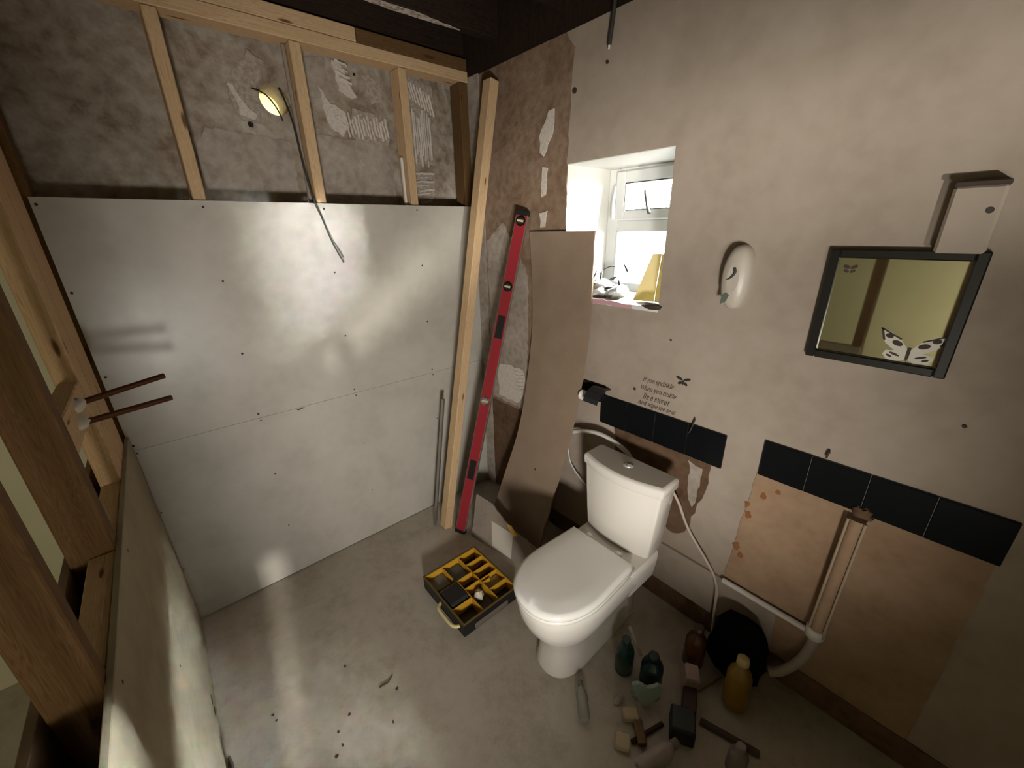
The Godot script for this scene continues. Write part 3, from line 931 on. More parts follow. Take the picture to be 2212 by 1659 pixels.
func build_corner_things() -> void:
	# leaning batten
	var a := Vector3(0.975, 0.0, -1.79)
	var b := Vector3(1.418, 2.33, -1.77)
	var xf := along(a, b, Vector3.RIGHT)
	var st := S()
	box(st, xf, Vector3(0.05, (b - a).length(), 0.06), 0.003)
	tag(obj("leaning_batten", st, M.pine), "long pine batten leaning in the corner beside the red spirit level", "timber")
	# metal angle bead
	a = Vector3(0.935, 0.002, -1.85)
	b = Vector3(1.085, 0.78, -1.885)
	st = S()
	xf = along(a, b, Vector3.RIGHT)
	box(st, xf, Vector3(0.024, (b - a).length(), 0.0012), 0.0)
	box(st, xf.translated_local(Vector3(-0.012, 0, 0.012)), Vector3(0.0012, (b - a).length(), 0.024), 0.0)
	tag(obj("angle_bead", st, M.zinc), "thin galvanised angle bead leaning left of the pine batten", "trim bead")
	# spirit level
	a = Vector3(1.012, 0.0, -1.69)
	b = Vector3(1.440, 1.76, -1.578)
	var lv := thing("spirit_level", "long red box spirit level leaning against the bare plaster", "spirit level")
	var toc := Vector3(0, 1.2, 0) - (a + b) * 0.5
	var y := (b - a).normalized()
	var z := (toc - y * toc.dot(y)).normalized().rotated(y, -0.42)
	var x := y.cross(z)
	xf = Transform3D(Basis(x, y, z), (a + b) * 0.5)
	var L := (b - a).length()
	st = S()
	box(st, xf, Vector3(0.058, L, 0.024), 0.003)
	obj("body", st, M.red, lv)
	for s in [-1.0, 1.0]:
		st = S()
		box(st, xf.translated_local(Vector3(s * 0.0292, 0, 0)), Vector3(0.0016, L - 0.004, 0.021), 0.0)
		obj("milled_edge", st, M.alu, lv)
		st = S()
		box(st, xf.translated_local(Vector3(0, s * (L * 0.5 - 0.008), 0)), Vector3(0.064, 0.024, 0.03), 0.003)
		obj("end_cap", st, M.black, lv)
	for s in [-0.27, 0.185]:
		st = S()
		box(st, xf.translated_local(Vector3(0, s * L, 0.0122)), Vector3(0.04, 0.12, 0.002), 0.001)
		obj("hand_hole", st, M.black, lv)
	for s in [[-0.04, 0.0], [0.30, 1.0], [0.475, 1.0]]:
		st = S()
		lathe(st, [[0.025, 0.0], [0.025, 0.002], [0.018, 0.002], [0.018, 0.0035]], xf.translated_local(Vector3(0, s[0] * L, 0.0115)) * Transform3D(Basis(Vector3.RIGHT, PI / 2), Vector3.ZERO), 20)
		var v := obj("vial_window", st, M.alu if s[1] == 0.0 else M.black, lv)
		st = S()
		tube(st, PackedVector3Array([xf * Vector3(-0.015, s[0] * L, 0.016), xf * Vector3(0.015, s[0] * L, 0.016)]), 0.006, 10)
		obj("vial", st, mat(Color("c8c4a0"), 0.1), v)
	# bowed board leaning on the wall
	var bd := thing("bowed_board", "tall bowed plasterboard strip leaning brown side out below the window", "plasterboard")
	var prof := [[1.460, 1.668, -1.555, -1.155], [1.459, 1.26, -1.535, -1.155], [1.425, 0.92, -1.54, -1.17], [1.380, 0.60, -1.57, -1.20], [1.318, 0.33, -1.62, -1.235], [1.258, 0.0, -1.70, -1.275]]
	var left := []
	var right := []
	for p in prof:
		left.append(Vector3(p[0], p[1], p[2]))
		right.append(Vector3(p[0], p[1], p[3]))
	var lc := curve(left, 6)
	var rc := curve(right, 6)
	var rings := []
	for i in lc.size():
		var t := (lc[mini(i + 1, lc.size() - 1)] - lc[maxi(i - 1, 0)])
		var nrm := Vector3(-t.y, t.x, 0).normalized() * 0.009
		if nrm.x < 0:
			nrm = -nrm
		var j := Vector3(0, 0, rng.randf_range(-1, 1) * 0.003)
		if i > 22:
			j *= 2.0
		rings.append(PackedVector3Array([lc[i], rc[i] + j, rc[i] + j + nrm, lc[i] + nrm]))
	st = S()
	loft(st, rings, true, true, -1)
	obj("sheet", st, M.kraft, bd)
	st = lump(Vector3(1.342, 0.43, -1.39), Vector3(0.003, 0.008, 0.008), 0.2, 5, 8)
	obj("scuff_mark", st, M.sticker_dark, bd)
	st = S()
	# torn off-cut in front of its foot
	var of := thing("board_offcut", "torn greyish plasterboard offcut with white label at the foot of the bowed board", "plasterboard")
	var pl := func(yy: float, zz: float) -> Vector3: return Vector3(1.04 + 0.17 * (zz + 1.62) + 0.5 * yy, yy, zz)
	var poly := [[0.0, -1.615], [0.213, -1.68], [0.212, -1.63], [0.207, -1.56], [0.168, -1.46], [0.132, -1.37], [0.125, -1.27], [0.085, -1.18], [0.0, -1.15]]
	var front := PackedVector3Array()
	var back := PackedVector3Array()
	var nn := Vector3(1, -0.5, -0.17).normalized() * 0.0095
	var p2 := PackedVector2Array()
	for q in poly:
		front.append(pl.call(q[0], q[1]))
		p2.append(Vector2(q[1], q[0]))
	var bz := Vector3(0.17, 0, 1)
	var by := Vector3(0.5, 1, 0)
	st = S()
	prism(st, ragged(p2, 0.002, 0.012), 0.0095, Transform3D(Basis(bz, by, nn.normalized()), Vector3(1.04 + 0.17 * 1.62, 0.0, 0.0)))
	obj("sheet", st, M.grey_paper, of)
	st = S()
	prism(st, V2([-1.518, 0.125, -1.359, 0.117, -1.321, 0.003, -1.46, 0.012]), -0.001, Transform3D(Basis(bz, by, nn.normalized()), Vector3(1.04 + 0.17 * 1.62, 0.0, 0.0)))
	obj("paper_label", st, M.label_white, of)
	st = S()
	prism(st, V2([-1.415, 0.150, -1.385, 0.156, -1.325, 0.126, -1.35, 0.112]), -0.0015, Transform3D(Basis(bz, by, nn.normalized()), Vector3(1.04 + 0.17 * 1.62 - 0.004, 0.0, 0.0)))
	tag(obj("paper_scrap", st, M.label_yellow), "small yellow paper scrap on the torn offcut behind the toilet", "paper scrap")

func build_wall_things() -> void:
	# mirror
	var m := thing("wall_mirror", "black framed wall mirror with butterfly stickers", "mirror", Vector3(XW, 1.457, -0.167))
	var b := Transform3D(Basis(Vector3(0, 0, 1), Vector3(0, 1, 0), Vector3(-1, 0, 0)), Vector3.ZERO)   # local: x = room z, y up, z into the room
	var hw := 0.152
	var hh := 0.155
	var fw := 0.023
	for s in [-1.0, 1.0]:
		var st := S()
		box(st, b * T(Vector3(s * (hw - fw * 0.5), 0, 0.011)), Vector3(fw, hh * 2, 0.022), 0.003)
		obj("frame_rail", st, M.frame, m)
		st = S()
		box(st, b * T(Vector3(0, s * (hh - fw * 0.5), 0.011)), Vector3(2 * (hw - fw), fw, 0.0215), 0.003, 0)
		obj("frame_rail", st, M.frame, m)
	var st := S()
	box(st, b * T(Vector3(0, 0, 0.006)), Vector3(2 * (hw - fw) + 0.01, 2 * (hh - fw) + 0.01, 0.006))
	obj("mirror_glass", st, M.mirror, m)
	var k := b * T(Vector3(0, 0, 0.0092))
	# big butterfly low right
	var bf := S()
	var cx := 0.070
	var cy := -0.098
	for s in [-1.0, 1.0]:
		var up := PackedVector2Array()
		for q in [[0.004, 0.004], [0.02, 0.026], [0.042, 0.042], [0.066, 0.05], [0.062, 0.032], [0.05, 0.012], [0.028, -0.004], [0.004, -0.008]]:
			up.append(Vector2(cx + s * q[0], cy + q[1]))
		prism(bf, up, 0.0006, k)
		var lo := PackedVector2Array()
		for q in [[0.004, -0.008], [0.028, -0.004], [0.046, -0.006], [0.05, -0.018], [0.04, -0.03], [0.018, -0.034], [0.004, -0.026]]:
			lo.append(Vector2(cx + s * q[0], cy + q[1]))
		prism(bf, lo, 0.0006, k)
	var bo := obj("butterfly_sticker", bf, M.sticker, m)
	var spots := S()
	var kk := k * T(Vector3(0, 0, 0.0007))
	for s in [-1.0, 1.0]:
		for e in [[0.046, 0.033, 0.009, 0.006], [0.026, 0.016, 0.012, 0.007], [0.026, -0.014, 0.012, 0.003], [0.036, -0.02, 0.007, 0.003]]:
			var pg := PackedVector2Array()
			for i in 10:
				var t := TAU * i / 10
				pg.append(Vector2(cx + s * e[0], cy + e[1]) + Vector2(cos(t) * e[2], sin(t) * e[3]).rotated(0.35 * s))
			prism(spots, pg, 0.0004, kk)
		prism(spots, V2([cx + s * 0.062, cy + 0.05, cx + s * 0.068, cy + 0.053, cx + s * 0.058, cy + 0.022, cx + s * 0.052, cy + 0.02]), 0.0004, kk)
		prism(spots, V2([cx + s * 0.02, cy + 0.029, cx + s * 0.066, cy + 0.053, cx + s * 0.066, cy + 0.049, cx + s * 0.022, cy + 0.026]), 0.0004, kk)
	prism(spots, V2([cx - 0.004, cy + 0.008, cx + 0.004, cy + 0.008, cx + 0.003, cy - 0.022, cx, cy - 0.03, cx - 0.003, cy - 0.022]), 0.0004, kk)
	obj("wing_marking", spots, M.sticker_dark, bo)
	# small butterfly top left
	var sb := S()
	for s in [-1.0, 1.0]:
		for e in [[0.008, 0.006, 0.009, 0.005], [0.007, -0.005, 0.007, 0.004]]:
			var pg := PackedVector2Array()
			for i in 8:
				var t := TAU * i / 8
				pg.append(Vector2(-0.1 + s * e[0], 0.102 + e[1]) + Vector2(cos(t) * e[2], sin(t) * e[3]).rotated(0.5 * s))
			prism(sb, pg, 0.0006, k)
	obj("small_sticker", sb, M.sticker_dark, m)
	# white dispenser above the mirror
	var d := thing("wall_box", "small white plastic box with its shadow as a dark top on the wall above the mirror", "dispenser", Vector3(XW, 1.68, -0.07))
	st = S()
	box(st, b * T(Vector3(0, 0, 0.019)), Vector3(0.086, 0.146, 0.038), 0.006)
	obj("case", st, M.paint, d)
	st = S()
	box(st, b * T(Vector3(0, 0.077, 0.020)), Vector3(0.088, 0.012, 0.042), 0.003)
	obj("top_shadow", st, M.sticker_dark, d)  # shadow above the box, modelled as a dark strip
	st = S()
	lathe(st, [[0.007, 0.0], [0.006, 0.002]], b * T(Vector3(0.026, 0.02, 0.038)) * Transform3D(Basis(Vector3.RIGHT, PI / 2), Vector3.ZERO), 12)
	obj("sensor_eye", st, M.dark_grey, d)
	# oval air freshener
	var f := thing("air_freshener", "oval white plastic air freshener on the wall between window and mirror", "air freshener", Vector3(XW, 1.517, -0.553))
	var rings := []
	for q in [[1.0, 0.0], [1.0, 0.012], [0.98, 0.028], [0.9, 0.042], [0.72, 0.052], [0.4, 0.057]]:
		var ring := PackedVector3Array()
		for i in 28:
			var t := TAU * i / 28
			ring.append(b * Vector3(signf(cos(t)) * pow(absf(cos(t)), 0.85) * 0.046 * q[0], sin(t) * 0.104 * q[0], q[1]))
		rings.append(ring)
	st = S()
	loft(st, rings)
	obj("shell", st, mat(Color("bcb2a4"), 0.4), f)
	var lf := S()
	prism(lf, V2([-0.028, -0.085, -0.012, -0.075, -0.004, -0.055, -0.006, -0.038, -0.02, -0.05, -0.028, -0.066]), 0.004, b * T(Vector3(0, 0, 0.0515)))
	obj("leaf_emblem", lf, mat(Color("5d665c"), 0.6), f)
	var sw := S()
	tube(sw, curve([b * Vector3(-0.022, -0.005, 0.054), b * Vector3(-0.006, 0.004, 0.057), b * Vector3(0.004, 0.02, 0.057), b * Vector3(0.0, 0.034, 0.056)], 6), 0.0025, 6, 0.0055)
	obj("spray_nozzle", sw, M.dark_grey, f)
	# lettering decal
	var dc := thing("wall_decal", "dark script rhyme decal with butterfly on the wall above the left tiles", "wall decal", Vector3(XW - 0.0006, 0, 0))
	var font := SystemFont.new()
	font.font_names = PackedStringArray(["Droid Serif"])
	font.font_italic = true
	var lines := [["If you sprinkle", -0.872, -0.733, 1.072, 1.062], ["When you tinkle", -0.882, -0.718, 1.033, 1.024], ["Be a sweet", -0.862, -0.742, 0.999, 0.992], ["And wipe the seat", -0.884, -0.712, 0.964, 0.955]]
	for l in lines:
		var tm := TextMesh.new()
		tm.text = l[0]
		tm.font = font
		tm.font_size = 32
		tm.depth = 0.001
		tm.pixel_size = 0.001
		var ab := tm.get_aabb()
		var arr := tm.surface_get_arrays(0)
		var vs: PackedVector3Array = arr[Mesh.ARRAY_VERTEX]
		var idx: PackedInt32Array = arr[Mesh.ARRAY_INDEX]
		st = S()
		st.set_smooth_group(FLAT)
		var w: float = l[2] - l[1]
		var kx := w / ab.size.x
		var ky := 0.026 / ab.size.y
		for i in range(0, idx.size(), 3):
			for j in 3:
				var v := vs[idx[i + j]]
				var yy := (v.y - ab.position.y) * ky
				var xx := (v.x - ab.position.x) * kx + 0.28 * yy
				st.add_vertex(Vector3(-(v.z + 0.0005) * 0.6, l[3] - 0.014 + yy, l[1] + xx))
		obj("lettering", st, M.ink, dc)
	st = S()
	var dk := b
	for s in [-1.0, 1.0]:
		for e in [[0.016, 0.010, 0.015, 0.006, 0.35], [0.011, -0.009, 0.010, 0.006, -0.5]]:
			var pg := PackedVector2Array()
			for i in 10:
				var t := TAU * i / 10
				pg.append(Vector2(-0.695 + s * e[0], 1.108 + e[1]) + Vector2(cos(t) * e[2], sin(t) * e[3]).rotated(e[4] * s))
			prism(st, pg, 0.0006, dk)
	prism(st, V2([-0.699, 1.112, -0.691, 1.112, -0.692, 1.094, -0.698, 1.094]), 0.0008, dk)
	obj("butterfly", st, M.ink, dc)
	st = S()
	lathe(st, [[0.007, 0.0], [0.006, 0.0006]], dk * T(Vector3(-0.905, 1.016, 0)) * Transform3D(Basis(Vector3.RIGHT, PI / 2), Vector3.ZERO), 8)
	obj("dot_motif", st, M.ink, dc)
	# roll holder
	var h := thing("roll_holder", "dark toilet roll holder with flap at the left end of the left tiles", "roll holder", Vector3(XW, 0.95, -1.10))
	st = S()
	box(st, b * T(Vector3(-0.02, 0.012, 0.004)), Vector3(0.13, 0.05, 0.008), 0.002)
	obj("back_plate", st, M.dark_wood, h)
	st = S()
	var fl := []
	for q in [[0.006, 0.03], [0.04, 0.034], [0.075, 0.022], [0.098, -0.002], [0.104, -0.02]]:
		fl.append(PackedVector3Array([b * Vector3(-0.005, q[1], q[0]), b * Vector3(0.075, q[1], q[0]), b * Vector3(0.075, q[1] - 0.004, q[0] - 0.002), b * Vector3(-0.005, q[1] - 0.004, q[0] - 0.002)]))
	loft(st, fl, true, true, -1)
	obj("flap", st, mat(Color("2e3134"), 0.3, 0.3), h)
	var tr := thing("toilet_roll", "white cardboard roll on the dark holder beside the bowed board", "toilet roll", Vector3(XW - 0.05, 0.928, -1.122))
	st = S()
	lathe(st, [[0.016, -0.036], [0.024, -0.036], [0.024, 0.04], [0.016, 0.04]], Transform3D(Basis(Vector3.RIGHT, PI / 2), Vector3.ZERO), 20)
	obj("paper", st, M.plastic_white, tr)

func build_tiles() -> void:
	var wr := get_node("wall_right")
	var rows := [[-1.071, -0.928, 0.80, 0.943], [-0.926, -0.790, 0.802, 0.944], [-0.788, -0.645, 0.803, 0.944], [-0.643, -0.498, 0.804, 0.946], [-1.22, -1.073, 0.90, 0.972],
		[-0.372, -0.234, 0.842, 0.978], [-0.232, -0.085, 0.843, 0.977], [-0.083, 0.058, 0.843, 0.977], [0.060, 0.204, 0.842, 0.977]]
	for r in rows:
		var st := S()
		addbx(st, Vector3(XW - 0.0105 - rng.randf() * 0.001, r[2], r[0]), Vector3(XW, r[3], r[1]), 0.0015)
		obj("tile", st, M.tile, wr)
	for g in [[-1.071, -0.498, 0.802, 0.943], [-0.372, 0.204, 0.843, 0.976]]:
		obj("grout", bx(Vector3(XW - 0.007, g[2], g[0]), Vector3(XW, g[3], g[1])), M.grout, wr)
	var n := thing("bent_nail", "thin dark nail standing on the top edge of the left tile row", "nail", Vector3(XW - 0.016, 0.93, -0.628))
	var st := S()
	tube(st, PackedVector3Array([Vector3(0, -0.02, -0.006), Vector3(0, 0.0, 0), Vector3(0.004, 0.045, 0.008)]), 0.003, 6)
	obj("shank", st, M.dark_grey, n)
	n = thing("wall_hook", "small dark hook in the wall above the right tile row", "hook", Vector3(XW, 1.0, -0.198))
	st = S()
	tube(st, curve([Vector3(0, 0.012, 0), Vector3(-0.014, 0.01, 0.002), Vector3(-0.014, -0.012, 0)], 4), 0.003, 6)
	obj("shank", st, M.sticker_dark, n)

# D-shaped outline of the toilet in xz: front at x0, back at x1, half width w
func dshape(x0: float, x1: float, w: float, y: float, cz: float, n := 28, sq := 2.3) -> PackedVector3Array:
	var ring := PackedVector3Array()
	var nose := minf((x1 - x0) * 0.62, w * 1.35)
	for i in n + 1:      # half superellipse round the nose
		var t := PI * (float(i) / n) - PI / 2
		var c := cos(t)
		var s := sin(t)
		ring.append(Vector3(x0 + nose - nose * pow(absf(c), 2.0 / sq), y, cz + w * signf(s) * pow(absf(s), 2.0 / sq)))
	for i in 6:
		ring.append(Vector3(lerpf(x0 + nose, x1, (i + 1) / 6.0), y, cz + w * lerpf(1.0, 0.93, (i + 1) / 6.0)))
	for i in 6:
		ring.append(Vector3(lerpf(x1, x0 + nose, i / 6.0), y, cz - w * lerpf(0.93, 1.0, i / 6.0)))
	return ring

func build_toilet() -> void:
	var cz := -0.785
	var t := thing("toilet", "white close-coupled toilet with closed lid standing free of the wall", "toilet")
	# pan: pedestal, bowl and rim in one lofted body
	var rings := []
	for q in [[0.808, 1.30, 0.098, 0.0], [0.805, 1.30, 0.101, 0.012], [0.815, 1.30, 0.097, 0.03], [0.822, 1.29, 0.096, 0.10], [0.812, 1.28, 0.104, 0.16], [0.778, 1.27, 0.128, 0.215], [0.745, 1.26, 0.152, 0.265], [0.728, 1.25, 0.165, 0.315], [0.722, 1.25, 0.169, 0.36], [0.722, 1.25, 0.169, 0.385], [0.728, 1.25, 0.165, 0.392]]:
		rings.append(dshape(q[0], q[1], q[2], q[3], cz))
	var st := S()
	loft(st, rings)
	obj("pan", st, M.ceramic, t)
	# flat shelf under the cistern
	rings = []
	for q in [[0.0, 0.27], [0.012, 0.36], [0.012, 0.396], [0.006, 0.402]]:
		rings.append(rrect(Vector3(1.135 - q[0], q[1], cz - 0.15 - q[0]), Vector3(1.335, q[1], cz + 0.15 + q[0]), 0.02))
	st = S()
	loft(st, rings)
	obj("cistern_shelf", st, M.ceramic, t)
	# seat ring and lid
	st = S()
	rings = []
	for q in [[0.004, 0.394], [0.0, 0.398], [0.0, 0.409], [0.004, 0.413]]:
		rings.append(dshape(0.712 + q[0], 1.135 - q[0], 0.166 - q[0], q[1], cz))
	loft(st, rings)
	obj("seat", st, M.seat, t)
	st = S()
	rings = []
	for q in [[0.006, 0.414], [0.0, 0.418], [-0.001, 0.428], [0.002, 0.436], [0.009, 0.4425], [0.016, 0.4445], [0.08, 0.4450], [0.14, 0.4452]]:
		rings.append(dshape(0.708 + q[0], 1.148 - q[0] * 0.8, maxf(0.168 - q[0], 0.01), q[1], cz))
	loft(st, rings)
	obj("lid", st, M.seat, t)
	for s in [-1.0, 1.0]:
		st = S()
		lathe(st, [[0.013, 0.402], [0.013, 0.43], [0.011, 0.437]], T(Vector3(1.158, 0, cz + s * 0.075)), 14)
		obj("hinge", st, M.seat, t)
	# cistern with bowed front
	st = S()
	rings = []
	for q in [[0.403, 0.150, 1.222, 0.022], [0.412, 0.156, 1.214, 0.026], [0.50, 0.164, 1.208, 0.03], [0.62, 0.174, 1.205, 0.033], [0.715, 0.181, 1.204, 0.035]]:
		rings.append(bowed(q[2], 1.352, q[1], q[0], q[3], cz))
	loft(st, rings)
	obj("cistern", st, M.ceramic, t)
	st = S()
	rings = []
	for q in [[0.716, 0.186, 1.200], [0.722, 0.190, 1.197], [0.752, 0.191, 1.197], [0.760, 0.187, 1.201], [0.763, 0.178, 1.21]]:
		rings.append(bowed(q[2], 1.357 - (0.186 - minf(q[1], 0.186)), q[1], q[0], 0.036, cz))
	loft(st, rings)
	var lid := obj("cistern_lid", st, M.ceramic, t)
	st = S()
	lathe(st, [[0.021, 0.763], [0.021, 0.768], [0.018, 0.769], [0.017, 0.766], [0.0155, 0.766], [0.0145, 0.770], [0.004, 0.771]], T(Vector3(1.29, 0, cz + 0.0)), 24)
	obj("flush_button", st, M.chrome, lid)
	st = S()
	box(st, T(Vector3(1.29, 0.7712, cz)), Vector3(0.028, 0.001, 0.002))
	obj("button_split", st, M.dark_grey, lid)
	# outlet boss and screw cover
	st = S()
	lathe(st, [[0.013, 0.0], [0.012, 0.008], [0.006, 0.010]], Transform3D(Basis(Vector3.RIGHT, -PI / 2), Vector3(0.91, 0.045, cz - 0.1)), 12)
	obj("fixing_cap", st, M.dark_grey, t)

func rrect(a: Vector3, b: Vector3, r: float) -> PackedVector3Array:
	var o := PackedVector3Array()
	for c in [[b.x - r, b.z - r, 0.0], [a.x + r, b.z - r, 90.0], [a.x + r, a.z + r, 180.0], [b.x - r, a.z + r, 270.0]]:
		for k in 5:
			var t := deg_to_rad(c[2] + 90.0 * k / 4)
			o.append(Vector3(c[0] + r * cos(t), a.y, c[1] + r * sin(t)))
	return o

# cistern outline: straight back at x1, front bowing out to x0 in the middle
func bowed(x0: float, x1: float, hw: float, y: float, bow: float, cz: float) -> PackedVector3Array:
	var o := PackedVector3Array()
	var r := 0.012
	for k in 17:
		var s := -1.0 + 2.0 * k / 16
		o.append(Vector3(x0 + bow * s * s, y, cz + (hw - r) * s))
	for k in 4:
		var t := PI / 2 * (k + 1) / 4
		o.append(Vector3(x0 + bow + r * (1.0 - cos(t)) , y, cz + hw - r + r * sin(t)))
	o.append(Vector3(x1 - 0.008, y, cz + hw))
	o.append(Vector3(x1, y, cz + hw - 0.008))
	o.append(Vector3(x1, y, cz - hw + 0.008))
	o.append(Vector3(x1 - 0.008, y, cz - hw))
	for k in 4:
		var t := PI / 2 * (4 - k) / 4
		o.append(Vector3(x0 + bow + r * (1.0 - cos(t)), y, cz - hw + r - r * sin(t)))
	return o

func pipe(called: String, label: String, pts: Array, r: float, m: Material, n := 8) -> Node3D:
	var p := thing(called, label, "pipe")
	var st := S()
	tube(st, curve(pts, n), r, 12)
	obj("tube", st, m, p)
	return p

func build_pipes() -> void:
	pipe("flexible_hose", "thick white flexible hose arching over the back of the cistern", [Vector3(1.43, 0.55, -1.30), Vector3(1.43, 0.66, -1.26), Vector3(1.425, 0.725, -1.17), Vector3(1.42, 0.765, -1.03), Vector3(1.42, 0.742, -0.90), Vector3(1.40, 0.70, -0.83), Vector3(1.38, 0.62, -0.80)], 0.011, M.pipe_white)
	pipe("thin_hose", "thin pale hose curving down the wall left of the cistern", [Vector3(1.445, 0.60, -1.25), Vector3(1.445, 0.50, -1.22), Vector3(1.445, 0.43, -1.13), Vector3(1.445, 0.39, -1.03), Vector3(1.44, 0.37, -0.95)], 0.004, M.pipe_white)
	pipe("supply_pipe", "white plastic pipe running from behind the cistern down to the floor", [Vector3(1.42, 0.66, -0.66), Vector3(1.43, 0.60, -0.62), Vector3(1.445, 0.48, -0.565), Vector3(1.436, 0.33, -0.43), Vector3(1.434, 0.18, -0.405), Vector3(1.43, 0.01, -0.392)], 0.006, mat(Color("b5a898"), 0.5))
	var w := thing("waste_pipe", "white waste pipe with elbow dropping down the bare pink plaster", "pipe")
	var st := S()
	tube(st, PackedVector3Array([Vector3(1.455, 0.325, -0.405), Vector3(1.455, 0.325, -0.11)]), 0.011, 12)
	obj("horizontal_run", st, M.pipe_white, w)
	st = S()
	tube(st, PackedVector3Array([Vector3(1.452, 0.33, -0.088), Vector3(1.452, 0.62, -0.084), Vector3(1.452, 0.83, -0.08)]), 0.021, 16)
	obj("vertical_run", st, M.pink_plaster, w)
	for s in [-1.0, 1.0]:
		st = S()
		tube(st, PackedVector3Array([Vector3(1.436, 0.34, -0.086 + s * 0.021), Vector3(1.436, 0.83, -0.08 + s * 0.021)]), 0.004, 8)
		obj("side_bead", st, mat(Color("a5937c"), 0.5), w)
	st = S()
	tube(st, curve([Vector3(1.452, 0.345, -0.088), Vector3(1.45, 0.28, -0.085), Vector3(1.43, 0.20, -0.10), Vector3(1.40, 0.13, -0.14), Vector3(1.385, 0.11, -0.17)], 6), 0.017, 14)
	obj("elbow", st, mat(Color("9a8e7c"), 0.5), w)
	st = S()
	lathe(st, [[0.027, -0.02], [0.029, -0.018], [0.029, 0.018], [0.027, 0.02]], T(Vector3(1.452, 0.34, -0.088)), 16)
	obj("collar", st, M.pipe_white, w)
	obj("plaster_collar", lump(Vector3(1.465, 0.845, -0.075), Vector3(0.008, 0.02, 0.026), 0.3), M.skim_brown, w)
	var o := obj("black_bag", bag(), mat(Color("0c0a0a"), 0.9, 0.0, 0.1))
	tag(o, "crumpled black plastic bag on the floor below the white waste pipe", "bag")

func bag() -> SurfaceTool:
	var st := S()
	var rings := []
	var c := Vector3(1.38, 0.0, -0.285)
	for q in [[0.001, 0.85], [0.03, 1.0], [0.10, 1.0], [0.17, 0.95], [0.22, 0.85], [0.26, 0.62], [0.275, 0.3]]:
		var ring := PackedVector3Array()
		for k in 20:
			var t := TAU * k / 20
			var s: float = q[1] * (1.0 + 0.09 * sin(3 * t + q[0] * 20.0) + 0.06 * sin(7 * t + q[0] * 31.0))
			ring.append(c + Vector3(cos(t) * 0.062 * s, q[0], sin(t) * 0.098 * s))
		rings.append(ring)
	loft(st, rings)
	return st

